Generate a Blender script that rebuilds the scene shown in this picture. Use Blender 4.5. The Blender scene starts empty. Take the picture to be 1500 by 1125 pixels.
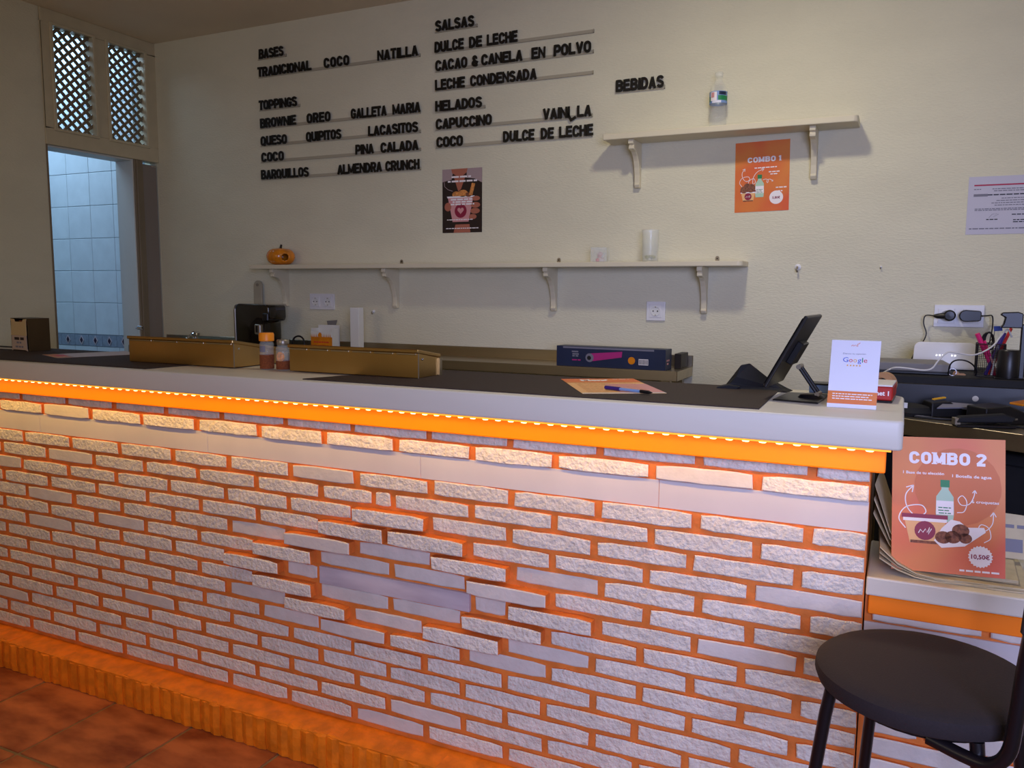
import bpy, bmesh, math, random
from mathutils import Vector as V, Matrix
R = random.Random(7)
sc = bpy.context.scene
COL = sc.collection

# ---------------------------------------------------------------- camera
CAM = V((2.2316, -1.9458, 1.4356)); YAW, PITCH, ROLL = 0.443109, -0.113614, 0.0069127
fw = V((-math.sin(YAW)*math.cos(PITCH), math.cos(YAW)*math.cos(PITCH), math.sin(PITCH)))
rt = V((math.cos(YAW), math.sin(YAW), 0)); up = rt.cross(fw)
r2 = rt*math.cos(ROLL)+up*math.sin(ROLL); u2 = -rt*math.sin(ROLL)+up*math.cos(ROLL)
cd = bpy.data.cameras.new('camera'); cam = bpy.data.objects.new('camera', cd); COL.objects.link(cam)
cd.sensor_width = 36; cd.lens = 1200.998/1500*36; cd.clip_start = .02
cam.matrix_world = Matrix(((r2.x, u2.x, -fw.x, CAM.x), (r2.y, u2.y, -fw.y, CAM.y), (r2.z, u2.z, -fw.z, CAM.z), (0, 0, 0, 1)))
sc.camera = cam

# ---------------------------------------------------------------- light and exposure
sc.view_settings.view_transform = 'Standard'; sc.view_settings.look = 'None'
sc.view_settings.exposure = 0.0; sc.view_settings.gamma = 1.0; sc.view_settings.use_curve_mapping = False
w = bpy.data.worlds.new('world'); sc.world = w; w.use_nodes = True
bg = w.node_tree.nodes['Background']; bg.inputs[0].default_value = (.60, .56, .44, 1); bg.inputs[1].default_value = .165
def area(name, loc, target, sx, sy, power, col, shape='RECTANGLE', spread=None):
    d = bpy.data.lights.new(name, 'AREA'); d.shape = shape; d.size = sx
    if shape in ('RECTANGLE', 'ELLIPSE'): d.size_y = sy
    d.energy = power; d.color = col
    if spread: d.spread = math.radians(spread)
    o = bpy.data.objects.new(name, d); COL.objects.link(o); o.location = loc
    o.rotation_euler = (V(target)-V(loc)).to_track_quat('-Z', 'Y').to_euler()
    return o
area('ceiling_lamp_light', (1.72, .42, 2.735), (1.72, .62, 0), .16, .16, 10.5, (1, .93, .74), 'DISK')
area('daylight_window', (3.0, -2.7, 1.65), (1.9, .4, .75), 1.3, 1.3, 27, (.50, .57, 1.0), spread=95)
area('warm_fill_light', (-.2, -3.6, 2.0), (-.3, 1.4, 1.7), 1.4, 1.2, 11, (1, .80, .50))  # unseen fill, added to warm and brighten the left side
led_l = area('led_strip_light', (.315, -.0925, 1.1035), (.315, -.0925, 0), 3.84, .006, 5.6, (1, .57, .11))
led_l.rotation_euler = (0, 0, 0)
area('back_room_daylight', (-2.55, 1.0, 3.05), (-2.6, 1.35, 1.5), 1.2, .3, 22, (.46, .70, 1.0))

# ---------------------------------------------------------------- materials
def S(r, g, b):
    f = lambda c: (c/255/12.92) if c/255 <= .04045 else ((c/255+.055)/1.055)**2.4
    return (f(r), f(g), f(b), 1)
def mat(name, col, rough=.6, metal=0, var=.0, vscale=8, bump=0, bscale=60, emit=0, trans=0, ior=1.45, alpha=1, stretch=None, col2=None, detail=3, coat=0, randobj=0, bdist=.004):
    m = bpy.data.materials.new(name); m.use_nodes = True; nt = m.node_tree; N = nt.nodes; Lk = nt.links
    b = N['Principled BSDF']; c = S(*col)
    b.inputs['Base Color'].default_value = c; b.inputs['Roughness'].default_value = rough; b.inputs['Metallic'].default_value = metal
    b.inputs['IOR'].default_value = ior; b.inputs['Coat Weight'].default_value = coat
    if alpha < 1: b.inputs['Alpha'].default_value = alpha
    if trans: b.inputs['Transmission Weight'].default_value = trans
    if emit: b.inputs['Emission Color'].default_value = c; b.inputs['Emission Strength'].default_value = emit
    tc = N.new('ShaderNodeTexCoord'); mp = N.new('ShaderNodeMapping'); Lk.new(tc.outputs['Object'], mp.inputs[0])
    if stretch: mp.inputs['Scale'].default_value = stretch
    oi = N.new('ShaderNodeObjectInfo')
    if randobj or var:
        ad = N.new('ShaderNodeVectorMath'); ad.operation = 'ADD'; cb = N.new('ShaderNodeMath'); cb.operation = 'MULTIPLY'; cb.inputs[1].default_value = 37
        Lk.new(oi.outputs['Random'], cb.inputs[0]); Lk.new(mp.outputs[0], ad.inputs[0]); Lk.new(cb.outputs[0], ad.inputs[1]); vec = ad.outputs[0]
    else: vec = mp.outputs[0]
    if var or col2:
        n = N.new('ShaderNodeTexNoise'); n.inputs['Scale'].default_value = vscale; n.inputs['Detail'].default_value = detail; Lk.new(vec, n.inputs[0])
        rp = N.new('ShaderNodeValToRGB'); Lk.new(n.outputs[0], rp.inputs[0])
        if col2: a_, b_ = S(*col2), c
        else: a_ = tuple(max(0, x*(1-var)) for x in c[:3])+(1,); b_ = tuple(min(1, x*(1+var)) for x in c[:3])+(1,)
        rp.color_ramp.elements[0].position = .35; rp.color_ramp.elements[0].color = a_
        rp.color_ramp.elements[1].position = .65; rp.color_ramp.elements[1].color = b_
        out = rp.outputs[0]
        if randobj:
            hs = N.new('ShaderNodeHueSaturation'); mr = N.new('ShaderNodeMapRange'); mr.inputs[3].default_value = 1-randobj; mr.inputs[4].default_value = 1+randobj
            Lk.new(oi.outputs['Random'], mr.inputs[0]); Lk.new(mr.outputs[0], hs.inputs['Value']); Lk.new(out, hs.inputs['Color']); out = hs.outputs[0]
        Lk.new(out, b.inputs['Base Color'])
    if bump:
        n2 = N.new('ShaderNodeTexNoise'); n2.inputs['Scale'].default_value = bscale; n2.inputs['Detail'].default_value = 4; Lk.new(vec, n2.inputs[0])
        bp = N.new('ShaderNodeBump'); bp.inputs['Strength'].default_value = bump; bp.inputs['Distance'].default_value = bdist
        Lk.new(n2.outputs[0], bp.inputs['Height']); Lk.new(bp.outputs[0], b.inputs['Normal'])
    return m
M = dict(
 wall=mat('plaster_cream', (217, 211, 184), .75, var=.03, vscale=3, bump=.55, bscale=75, stretch=(1, 1, 2.2)),
 ceil=mat('ceiling_paint', (226, 210, 184), .8, var=.03, vscale=2),
 cream=mat('cream_wood_paint', (200, 188, 156), .5, var=.04, vscale=12, bump=.1, bscale=30),
 shelf=mat('cream_shelf_paint', (218, 208, 180), .45, var=.03, vscale=9, bump=.12, bscale=40, stretch=(.3, 1, 1)),
 frame=mat('taupe_door_frame', (128, 114, 92), .5, var=.05),
 door=mat('grey_door', (138, 128, 118), .45, var=.05, stretch=(1, 1, .2)),
 reveal=mat('pale_door_jamb', (206, 206, 200), .5, var=.03, stretch=(1, 1, .3)),
 brick=mat('white_painted_brick', (220, 212, 200), .7, var=.09, vscale=30, bump=1.0, bscale=85, randobj=.05, bdist=.008),
 brickr=mat('white_painted_brick_smooth', (210, 202, 194), .7, var=.05, vscale=20, bump=.35, bscale=80, randobj=.04),
 orange=mat('orange_paint', (220, 122, 50), .6, var=.13, vscale=18, bump=.6, bscale=50),
 orangeb=mat('orange_board_paint', (250, 128, 0), .5, var=.03, vscale=6),
 kerb=mat('orange_kerb_paint', (236, 126, 16), .55, var=.16, vscale=22, bump=.7, bscale=45, randobj=.07),
 marble=mat('grey_white_marble', (212, 206, 204), .35, col2=(200, 194, 194), vscale=3, detail=8, stretch=(1, 1, .5)),
 marbled=mat('grey_veined_marble', (206, 196, 200), .35, col2=(168, 154, 164), vscale=6, detail=9, stretch=(.5, 1, 2.5)),
 top=mat('worktop_white_paint', (214, 208, 194), .42, var=.035, vscale=7, bump=.15, bscale=35, stretch=(.2, 1, 1)),
 tile=mat('terracotta_tile', (190, 110, 62), .5, col2=(124, 56, 28), vscale=5.5, detail=6, bump=.25, bscale=14, stretch=(1, 2.1, 1), randobj=.08),
 grout=mat('floor_grout', (134, 112, 76), .9, var=.1, vscale=40),
 btile=mat('glazed_wall_tile', (222, 230, 234), .3, var=.04, vscale=11, detail=6, randobj=.02),
 bgrout=mat('tile_grout', (150, 166, 176), .8),
 btrim=mat('border_tile_grey', (150, 160, 176), .35, var=.12, vscale=60),
 bdark=mat('border_tile_maroon', (58, 30, 52), .35), bpink=mat('border_tile_pink', (214, 196, 200), .35),
 black=mat('black_plastic', (22, 20, 22), .35), matte=mat('matte_black', (18, 17, 20), .75, var=.2, vscale=20),
 letter=mat('black_letter', (14, 13, 12), .4), clear=mat('clear_acrylic', (235, 238, 232), .1, alpha=.25),
 rail=mat('dull_clear_rail', (176, 168, 146), .25), white=mat('white_plastic', (226, 224, 224), .35), offw=mat('white_card', (224, 222, 216), .6),
 steel=mat('brushed_steel', (176, 164, 142), .34, 1, var=.06, vscale=6, stretch=(.1, 4, 4)), steeld=mat('steel_warm_reflection', (186, 152, 98), .3, 1, var=.1, vscale=3),  # container steel: golden tone stands in for the brown room it reflects
 chrome=mat('chrome', (220, 220, 224), .12, 1), seat=mat('dark_seat_fabric', (36, 27, 28), .85, var=.12, vscale=300, bump=.2, bscale=400),
 tube=mat('black_tube', (20, 15, 18), .3), mat_=mat('brown_rubber_mat', (52, 39, 35), .75, var=.06, vscale=90, bump=.5, bscale=220),
 glass=mat('clear_glass', (236, 240, 232), .08, alpha=.24), pet=mat('clear_bottle', (236, 240, 232), .08, alpha=.17),
 pumpkin=mat('glazed_orange', (216, 128, 22), .25, var=.15, vscale=25, coat=.5), stem=mat('dark_stem', (30, 20, 12), .5), hole=mat('hole_dark', (96, 84, 62), .7),
 porange=mat('poster_orange', (220, 92, 46), .45, col2=(222, 128, 50), vscale=7, detail=1), pwhite=mat('print_white', (244, 236, 236), .5),
 pmid=mat('print_orange_tint', (208, 110, 48), .5), maroon=mat('print_maroon', (142, 26, 60), .5), choc=mat('print_brown', (150, 92, 62), .6, col2=(100, 54, 36), vscale=160),
 green=mat('print_green', (30, 128, 74), .5), lgreen=mat('print_pale_green', (178, 208, 182), .5), cup_=mat('print_cup', (238, 182, 120), .5), dprint=mat('print_dark', (40, 26, 24), .5),
 skin=mat('print_skin', (176, 104, 82), .5), mauve=mat('print_mauve', (170, 148, 148), .5), pink=mat('print_pink', (214, 150, 150), .5), gold=mat('print_gold', (214, 140, 74), .5, var=.3, vscale=120),
 crimson=mat('print_crimson', (168, 20, 60), .5), greyp=mat('print_grey', (120, 118, 130), .6), paper=mat('office_paper', (196, 192, 204), .6), news=mat('newsprint', (196, 182, 150), .8, var=.06, vscale=40),
 blackink=mat('black_ink', (20, 20, 24), .5), cardw=mat('card_white', (226, 226, 240), .4), blue=mat('print_blue', (40, 84, 200), .5), red=mat('print_red', (206, 40, 40), .5), yellow=mat('print_yellow', (232, 170, 40), .5),
 rbox=mat('red_box', (178, 36, 32), .45), navy=mat('navy_box', (28, 40, 70), .4, var=.1), magenta=mat('magenta_print', (176, 40, 118), .4), purple=mat('purple_plastic', (52, 34, 110), .35),
 hotpink=mat('hot_pink_plastic', (220, 40, 110), .4), lblue=mat('pale_blue_box', (120, 150, 200), .5), tape=mat('brown_tape', (170, 128, 92), .5), spice=mat('brown_spice', (128, 66, 30), .9, var=.2, vscale=200),
 lid=mat('orange_lid', (240, 140, 20), .4), coffee=mat('glossy_black', (16, 8, 10), .15, coat=.6), silver=mat('dull_silver', (150, 140, 124), .35, .7), dispenser=mat('dark_steel', (82, 66, 46), .4, .8, var=.1),
 napkin=mat('napkin_cream', (206, 176, 124), .8), napprint=mat('napkin_print', (196, 170, 148), .8), grey=mat('grey_plastic', (118, 114, 112), .5), seashell=mat('figurine_mix', (226, 210, 210), .5, col2=(190, 110, 110), vscale=50),
 olive=mat('dry_moss', (150, 144, 40), .9, var=.2, vscale=200), cable=mat('white_cable', (206, 202, 196), .5), led=mat('led_glow', (255, 222, 140), .5, emit=5), ledstrip=mat('led_strip_glow', (255, 160, 40), .5, emit=1.2), dot=mat('status_light', (255, 255, 255), .5, emit=3),
 lampd=mat('lamp_diffuser', (255, 240, 210), .5, emit=2), mesh_=mat('mesh_black', (30, 28, 34), .5), cord=mat('dark_cord', (26, 24, 26), .5), board=mat('pale_board', (170, 160, 136), .5), flagblue=mat('blue_tape', (30, 60, 160), .5),
)

# ---------------------------------------------------------------- mesh helpers
class MB:
    def __init__(s): s.v = []; s.f = []; s.m = []
    def add(s, vs, fs, m=0):
        k = len(s.v); s.v += [tuple(x) for x in vs]
        for i, f in enumerate(fs): s.f.append(tuple(k+j for j in f)); s.m.append(m[i] if isinstance(m, (list, tuple)) else m)
        return s
    def box(s, x0, x1, y0, y1, z0, z1, m=0):
        return s.add([(x0, y0, z0), (x1, y0, z0), (x1, y1, z0), (x0, y1, z0), (x0, y0, z1), (x1, y0, z1), (x1, y1, z1), (x0, y1, z1)],
                     [(0, 3, 2, 1), (4, 5, 6, 7), (0, 1, 5, 4), (1, 2, 6, 5), (2, 3, 7, 6), (3, 0, 4, 7)], m)
    def obox(s, c, a, b, d, m=0):        # centre + three half axes
        c, a, b, d = V(c), V(a), V(b), V(d)
        p = [c-a-b-d, c+a-b-d, c+a+b-d, c-a+b-d, c-a-b+d, c+a-b+d, c+a+b+d, c-a+b+d]
        return s.add(p, [(0, 3, 2, 1), (4, 5, 6, 7), (0, 1, 5, 4), (1, 2, 6, 5), (2, 3, 7, 6), (3, 0, 4, 7)], m)
    def prism(s, pts, o, u, v, n, d, m=0):  # polygon in (u,v), thickness d along n
        o, u, v, n = V(o), V(u), V(v), V(n); k = len(pts)
        a = [o+u*p[0]+v*p[1] for p in pts]; b = [q+n*d for q in a]
        fs = [tuple(range(k))[::-1], tuple(range(k, 2*k))]+[(i, (i+1) % k, k+(i+1) % k, k+i) for i in range(k)]
        return s.add(a+b, fs, m)
    def tube(s, path, r, seg=8, m=0, caps=True):
        P = [V(p) for p in path]; n = len(P); rr = r if isinstance(r, (list, tuple)) else [r]*n
        t = (P[1]-P[0]).normalized(); a = t.orthogonal().normalized(); vs = []
        for i in range(n):
            t2 = ((P[min(i+1, n-1)]-P[i]).normalized()+(P[i]-P[max(i-1, 0)]).normalized())
            if t2.length > 1e-6: t = t2.normalized()
            a = (a-t*a.dot(t)).normalized(); b = t.cross(a)
            for k in range(seg):
                g = 2*math.pi*k/seg; vs.append(P[i]+a*math.cos(g)*rr[i]+b*math.sin(g)*rr[i])
        fs = [(i*seg+k, i*seg+(k+1) % seg, (i+1)*seg+(k+1) % seg, (i+1)*seg+k) for i in range(n-1) for k in range(seg)]
        if caps: fs += [tuple(range(seg))[::-1], tuple(range((n-1)*seg, n*seg))]
        return s.add(vs, fs, m)
    def lathe(s, prof, c, seg=24, m=0, close=False):
        c = V(c); n = len(prof); vs = [c+V((r*math.cos(2*math.pi*k/seg), r*math.sin(2*math.pi*k/seg), z)) for r, z in prof for k in range(seg)]
        fs = [(i*seg+k, i*seg+(k+1) % seg, (i+1)*seg+(k+1) % seg, (i+1)*seg+k) for i in range(n-1) for k in range(seg)]
        if prof[0][0] > 1e-6 and not close: fs.append(tuple(range(seg))[::-1])
        if prof[-1][0] > 1e-6 and not close: fs.append(tuple(range((n-1)*seg, n*seg)))
        return s.add(vs, fs, m)
    def build(s, name, mats, parent=None, bevel=0, smooth=False, loc=(0, 0, 0), rot=None, seg=1):
        me = bpy.data.meshes.new(name); me.from_pydata(s.v, [], s.f)
        for i, k in enumerate(s.m): me.polygons[i].material_index = k
        if bevel:
            bm = bmesh.new(); bm.from_mesh(me); bmesh.ops.remove_doubles(bm, verts=bm.verts, dist=1e-6)
            ed = [e for e in bm.edges if len(e.link_faces) == 2 and e.calc_face_angle(0) > .6]
            bmesh.ops.bevel(bm, geom=ed, offset=bevel, segments=seg, affect='EDGES', clamp_overlap=True, profile=.5); bm.to_mesh(me); bm.free()
        me.validate()
        for x in (mats if isinstance(mats, (list, tuple)) else [mats]): me.materials.append(M[x])
        if smooth:
            me.shade_smooth(); me.set_sharp_from_angle(angle=math.radians(38))
        return link(name, me, parent, loc, rot)
def link(name, me, parent=None, loc=(0, 0, 0), rot=None):
    o = bpy.data.objects.new(name, me); COL.objects.link(o); o.location = loc
    if rot: o.rotation_euler = rot
    if parent is not None: o.parent = parent
    return o
def thing(name, label, cat, loc=(0, 0, 0), rz=0, group=None, rot=None):
    o = bpy.data.objects.new(name, None); COL.objects.link(o); o.location = loc; o.rotation_euler = rot or (0, 0, rz); o.empty_display_size = .05
    o['label'] = label; o['category'] = cat
    if group: o['group'] = group
    return o
def tag(o, label, cat, group=None):
    o['label'] = label; o['category'] = cat
    if group: o['group'] = group
    return o
def struct(o, label=None):
    o['kind'] = 'structure'
    if label: o['label'] = label
    return o
def B(name, m, parent, x0, x1, y0, y1, z0, z1, bevel=0, loc=(0, 0, 0), seg=1):
    return MB().box(x0, x1, y0, y1, z0, z1).build(name, m, parent, bevel, loc=loc, seg=seg)
def arc(cx, cy, r, a0, a1, n, ry=None):
    ry = r if ry is None else ry
    return [(cx+r*math.cos(math.radians(a0+(a1-a0)*i/n)), cy+ry*math.sin(math.radians(a0+(a1-a0)*i/n))) for i in range(n+1)]
def spline(P, n=6):
    P = [V(p) for p in P]; Q = [P[0]*2-P[1]]+P+[P[-1]*2-P[-2]]; out = []
    for i in range(1, len(Q)-2):
        for k in range(n):
            t = k/n; a, b, c, d = Q[i-1:i+3]
            out.append(.5*((2*b)+(c-a)*t+(2*a-5*b+4*c-d)*t*t+(3*b-a-3*c+d)*t**3))
    return out+[P[-1]]
# text: built-in vector font turned into mesh
def text_geo(body, bold=.02, ext=.0, font_res=2):
    cu = bpy.data.curves.new('t', 'FONT'); cu.body = body; cu.size = 1; cu.offset = bold; cu.extrude = ext; cu.resolution_u = font_res
    o = bpy.data.objects.new('t', cu); COL.objects.link(o); bpy.context.view_layer.update()
    dg = bpy.context.evaluated_depsgraph_get(); me = bpy.data.meshes.new_from_object(o.evaluated_get(dg))
    bpy.data.objects.remove(o); bpy.data.curves.remove(cu); return me
CAPH = None
class Page:
    """flat print on a sheet: origin, right, up and outward normal, in the parent's space"""
    def __init__(s, parent, o, u, v, n): s.p = parent; s.o = V(o); s.u = V(u).normalized(); s.v = V(v).normalized(); s.n = V(n).normalized(); s.l = .0004
    def poly(s, name, pts, m, lift=0):
        o = s.o+s.n*(s.l+lift); a = [o+s.u*x+s.v*y for x, y in pts]
        return MB().add(a, [tuple(range(len(a)))]).build(name, m, s.p)
    def polys(s, name, lst, m, lift=0):
        mb = MB(); o = s.o+s.n*(s.l+lift)
        for pts in lst: mb.add([o+s.u*x+s.v*y for x, y in pts], [tuple(range(len(pts)))])
        return mb.build(name, m, s.p)
    def rect(s, name, x0, x1, y0, y1, m, lift=0): return s.poly(name, [(x0, y0), (x1, y0), (x1, y1), (x0, y1)], m, lift)
    def disc(s, name, x, y, r, m, lift=0, ry=None, n=20): return s.poly(name, arc(x, y, r, 0, 360*(1-1/n), n-1, ry), m, lift)
    def stroke(s, name, lines, wd, m, lift=0):
        mb = MB(); o = s.o+s.n*(s.l+lift)
        for pts in lines:
            P = [V((x, y, 0)) for x, y in pts]; vs = []
            for i, p in enumerate(P):
                t = (P[min(i+1, len(P)-1)]-P[max(i-1, 0)]).normalized(); nn = V((-t.y, t.x, 0))*wd/2
                for q in (p+nn, p-nn): vs.append(o+s.u*q.x+s.v*q.y)
            mb.add(vs, [(2*i, 2*i+1, 2*i+3, 2*i+2) for i in range(len(P)-1)])
        return mb.build(name, m, s.p)
    def text(s, name, body, x, y, h, m, bold=.02, width=None, lift=0, align='l', slant=0):
        """h = capital height"""
        me = text_geo(body, bold); k = h/.72; xs = [v.co.x for v in me.vertices]; W = (max(xs)-min(xs))*k; kx = k*(width/W if width else 1); x0 = min(xs)
        if align == 'c': x = x-(width or W)/2
        o = s.o+s.n*(s.l+lift)
        for v in me.vertices: c = v.co.copy(); v.co = o+s.u*(x+(c.x-x0)*kx+c.y*k*slant)+s.v*(y+c.y*k)
        me.materials.append(M[m]); return link(name, me, s.p)
    def dashes(s, name, rows, h, m, seed=1, lift=0):   # unreadably small print: word-long marks
        r = random.Random(seed); L = []
        for x0, x1, y in rows:
            x = x0
            while x < x1-h:
                wl = min(r.uniform(1.6, 5)*h, x1-x); L.append([(x, y), (x+wl, y), (x+wl, y+h), (x, y+h)]); x += wl+h*.7
        return s.polys(name, L, m, lift)
# ================================================================ THE SETTING
XL, YB, ZC = -1.611, 1.47, 2.78
struct(B('wall_back', 'wall', None, XL-.1, 3.6, YB, YB+.12, 0, ZC+.1))
lw = MB().box(XL-.1, XL, -5, .797, 0, ZC).box(XL-.1, XL, YB-.001, YB, 0, ZC).build('wall_left', 'wall'); struct(lw)
struct(B('wall_right', 'wall', None, 3.5, 3.6, -1.2, YB, 0, ZC))
struct(B('ceiling', 'ceil', None, XL-.1, 3.6, -5, YB+.1, ZC, ZC+.1))
fl = struct(B('floor', 'grout', None, XL-.1, 3.6, -5, YB, -.06, -.004))
tk = 0
tile_me = {}
for j in range(7):
    for i in range(-3, 9):
        x0 = -.535+.363*i; y1 = -.073-.364*j; x1 = x0+.363; g = .0052
        x0 = max(x0, XL)
        if x1 > 3.2 or x1-x0 < .02: continue
        key = round(x1-x0, 3)
        if key not in tile_me:
            o = MB().box(-(x1-x0)/2+g, (x1-x0)/2-g, -.182+g, .182-g, -.02, 0).build('tile', 'tile', fl, .0025, loc=((x0+x1)/2, y1-.182, 0), seg=2); tile_me[key] = o.data
        else: o = link('tile', tile_me[key], fl, ((x0+x1)/2, y1-.182, 0))
        o.location.z = R.uniform(-.0008, .0008)

# door opening with the lattice transom (left wall)
fr = MB()
fr.box(XL-.06, XL+.012, .797, 1.47, 2.712, ZC).box(XL-.06, XL+.012, .797, 1.47, 2.134, 2.214)   # rails
fr.box(XL-.06, XL+.012, .797, .852, 2.214, 2.712).box(XL-.06, XL+.012, 1.08, 1.163, 2.214, 2.712).box(XL-.06, XL+.012, 1.397, 1.47, 2.214, 2.712)
win = struct(fr.build('window_1', 'cream', None, .003))
def inner_frame(y0, y1, z0, z1):
    m = MB()
    for a in ((y0-.012, y1+.012, z1-.004, z1+.01), (y0-.012, y1+.012, z0-.01, z0+.004), (y0-.012, y0+.004, z0, z1), (y1-.004, y1+.012, z0, z1)):
        m.box(XL+.006, XL+.02, a[0], a[1], a[2], a[3])
    m.build('moulding', 'cream', win, .002)
for (y0, y1, z0, z1) in ((.852, 1.08, 2.214, 2.712), (1.163, 1.397, 2.214, 2.712)):
    inner_frame(y0, y1, z0, z1)
    d1 = V((.0275, .0245)).normalized(); wd = .0138
    for s_, xx in ((1, XL-.020), (-1, XL-.028)):
        d = V((d1.x, d1.y*s_)); n = V((-d.y, d.x)); sp = abs(n.x*.055); cx, cz = (y0+y1)/2, (z0+z1)/2
        for k in range(-14, 15):
            off = n*(k*sp); ts = []
            p = V((cx, cz))+off
            lo, hi = -9, 9                       # clip the slat's centre line to the panel
            for ax, a0, a1 in ((0, y0-.004, y1+.004), (1, z0-.004, z1+.004)):
                t0, t1 = (a0-p[ax])/d[ax], (a1-p[ax])/d[ax]
                if t0 > t1: t0, t1 = t1, t0
                lo, hi = max(lo, t0), min(hi, t1)
            if hi-lo < .02: continue
            a, b = p+d*lo, p+d*hi; c = (a+b)/2; hl = (b-a).length/2
            MB().obox((0, 0, 0), (0, d.x*hl, d.y*hl), (0, n.x*wd/2, n.y*wd/2), (.004, 0, 0)).build('slat', 'frame', win, loc=(xx, c.x, c.y))
dr = struct(MB().box(XL-.1, XL+.006, 1.306, 1.364, 0, 2.134).build('door_1', 'frame', None, .002))
B('jamb_strip', 'frame', dr, XL-.02, XL+.012, 1.318, 1.333, 0, 2.134, .002)
B('jamb_strip', 'frame', dr, XL-.1, XL+.004, .797, .806, 0, 2.134, .001)
B('jamb_lining', 'reveal', dr, XL-.13, XL-.0, 1.298, 1.3058, 0, 2.134, .001)
B('lintel', 'reveal', dr, XL-.13, XL-.005, .806, 1.3, 2.125, 2.1335, .001)
B('door_leaf', 'door', dr, XL-.045, XL-.004, 1.366, 1.462, 0, 2.118, .003)
B('hinge_plate', 'chrome', dr, XL-.004, XL+.002, 1.425, 1.455, 2.108, 2.114, .0005)
h_ = MB().box(XL-.004, XL+.03, 1.285, 1.296, 1.205, 1.225).box(XL+.02, XL+.03, 1.255, 1.296, 1.209, 1.221); h_.build('door_handle', 'chrome', dr, .002)
# back room seen through the door
wl = MB().box(-3.5, XL-.1, 1.506, 1.6, 0, 3.12).box(-3.5, -3.4, -.4, 1.5, 0, 3.12).box(-3.5, XL-.1, -.5, -.4, 0, 3.12).box(-3.5, XL-.1, -.5, 1.6, 3.12, 3.2)
wh = struct(wl.build('wall_back_room', 'bgrout'))
struct(B('floor_back_room', 'grout', None, -3.5, XL-.1, -.5, 1.6, -.06, 0))
t0 = None
for r_ in range(-6, 11):
    z0 = 1.149+.194*r_ if r_ >= 0 else 1.077+.194*(r_+1)-.194
    if r_ >= 0 and z0+.194 > 3.13 or z0 < 0: continue
    for c_ in range(-2, 7):
        xc = -2.026-.198*c_-.099
        if xc+.099 > XL-.09: continue
        if t0 is None:
            t0 = MB().box(-.0975, .0975, -.006, .004, -.0955, .0955).build('tile', 'btile', wh, .0015, loc=(xc, 1.506, z0+.097))
        else: link('tile', t0.data, wh, (xc, 1.506, z0+.097))
bs = None
for k in range(9):
    xc = -1.86-.1245*k
    o = MB().box(-.061, .061, -.007, .004, -.034, .034).build('border_tile', 'btrim', wh, loc=(xc, 1.506, 1.113)) if bs is None else link('border_tile', bs.data, wh, (xc, 1.506, 1.113))
    if bs is None: bs = o
    mm = MB().prism([(-.022, 0), (0, -.03), (.022, 0), (0, .03)], (xc, 1.498, 1.113), (1, 0, 0), (0, 0, 1), (0, -1, 0), .001)
    mm.build('diamond_outline', 'bpink', wh)
    MB().prism([(-.013, 0), (0, -.019), (.013, 0), (0, .019)], (xc, 1.497, 1.113), (1, 0, 0), (0, 0, 1), (0, -1, 0), .0012).build('diamond', 'bdark', wh)

# ceiling lamp above the bar (source of the warm light)
t = thing('ceiling_lamp', 'round recessed ceiling lamp above the right end of the bar', 'lamp', (1.72, .42, 2.78))
MB().lathe([(.125, 0), (.125, -.02), (.105, -.03), (.1, -.012), (.1, 0)], (0, 0, 0), 32, close=True).build('lamp_ring', 'white', t, smooth=True)
MB().lathe([(0, -.012), (.1, -.012), (.1, -.006), (0, -.006)], (0, 0, 0), 32).build('diffuser', 'lampd', t, smooth=True)

# ================================================================ THE BAR
Z_TOP = 1.175
bar = thing('brick_bar_front', 'long bar front of white painted bricks with orange mortar', 'bar', (.3, 0, 0))
bo = (-.3, 0, 0)
B('mortar_wall', 'orange', bar, XL, 2.187, .0075, .16, .05, 1.112, loc=bo)
def rough_slab(hw, hh, yf, yb, jit, seed, inset=.003, nx=6):
    r = random.Random(seed); ring = []
    for i in range(nx+1): ring.append((-hw+2*hw*i/nx, -hh))
    for i in range(nx+1): ring.append((hw-2*hw*i/nx, hh))
    ch = [r.random() < .12 for _ in range(4)]; out = []
    for k, (x, z) in enumerate(ring):
        corner = k in (0, nx, nx+1, 2*nx+1)
        dx, dz = r.uniform(-jit, jit), r.uniform(-jit, jit)
        if corner: x -= math.copysign(r.uniform(.0015, .004), x); z -= math.copysign(r.uniform(.001, .004), z)
        out.append((x+dx, z+dz))
    n = len(out); mb = MB(); vs = [(x, yb, z) for x, z in out]+[(x, yf+inset*.8, z) for x, z in out]
    vs += [(x*(1-inset/hw), yf+r.uniform(-.0006, .0006), z*(1-inset/hh)) for x, z in out]
    fs = [(i, (i+1) % n, n+(i+1) % n, n+i) for i in range(n)]; ms = [1]*n
    fs += [(n+i, n+(i+1) % n, 2*n+(i+1) % n, 2*n+i) for i in range(n)]; ms += [0]*n
    # front face as quads between lower and upper edges
    for i in range(nx): fs.append((2*n+i, 2*n+i+1, 2*n+2*nx-i, 2*n+2*nx+1-i)); ms.append(0)
    mb.v = vs; mb.f = fs; mb.m = ms
    return mb
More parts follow.
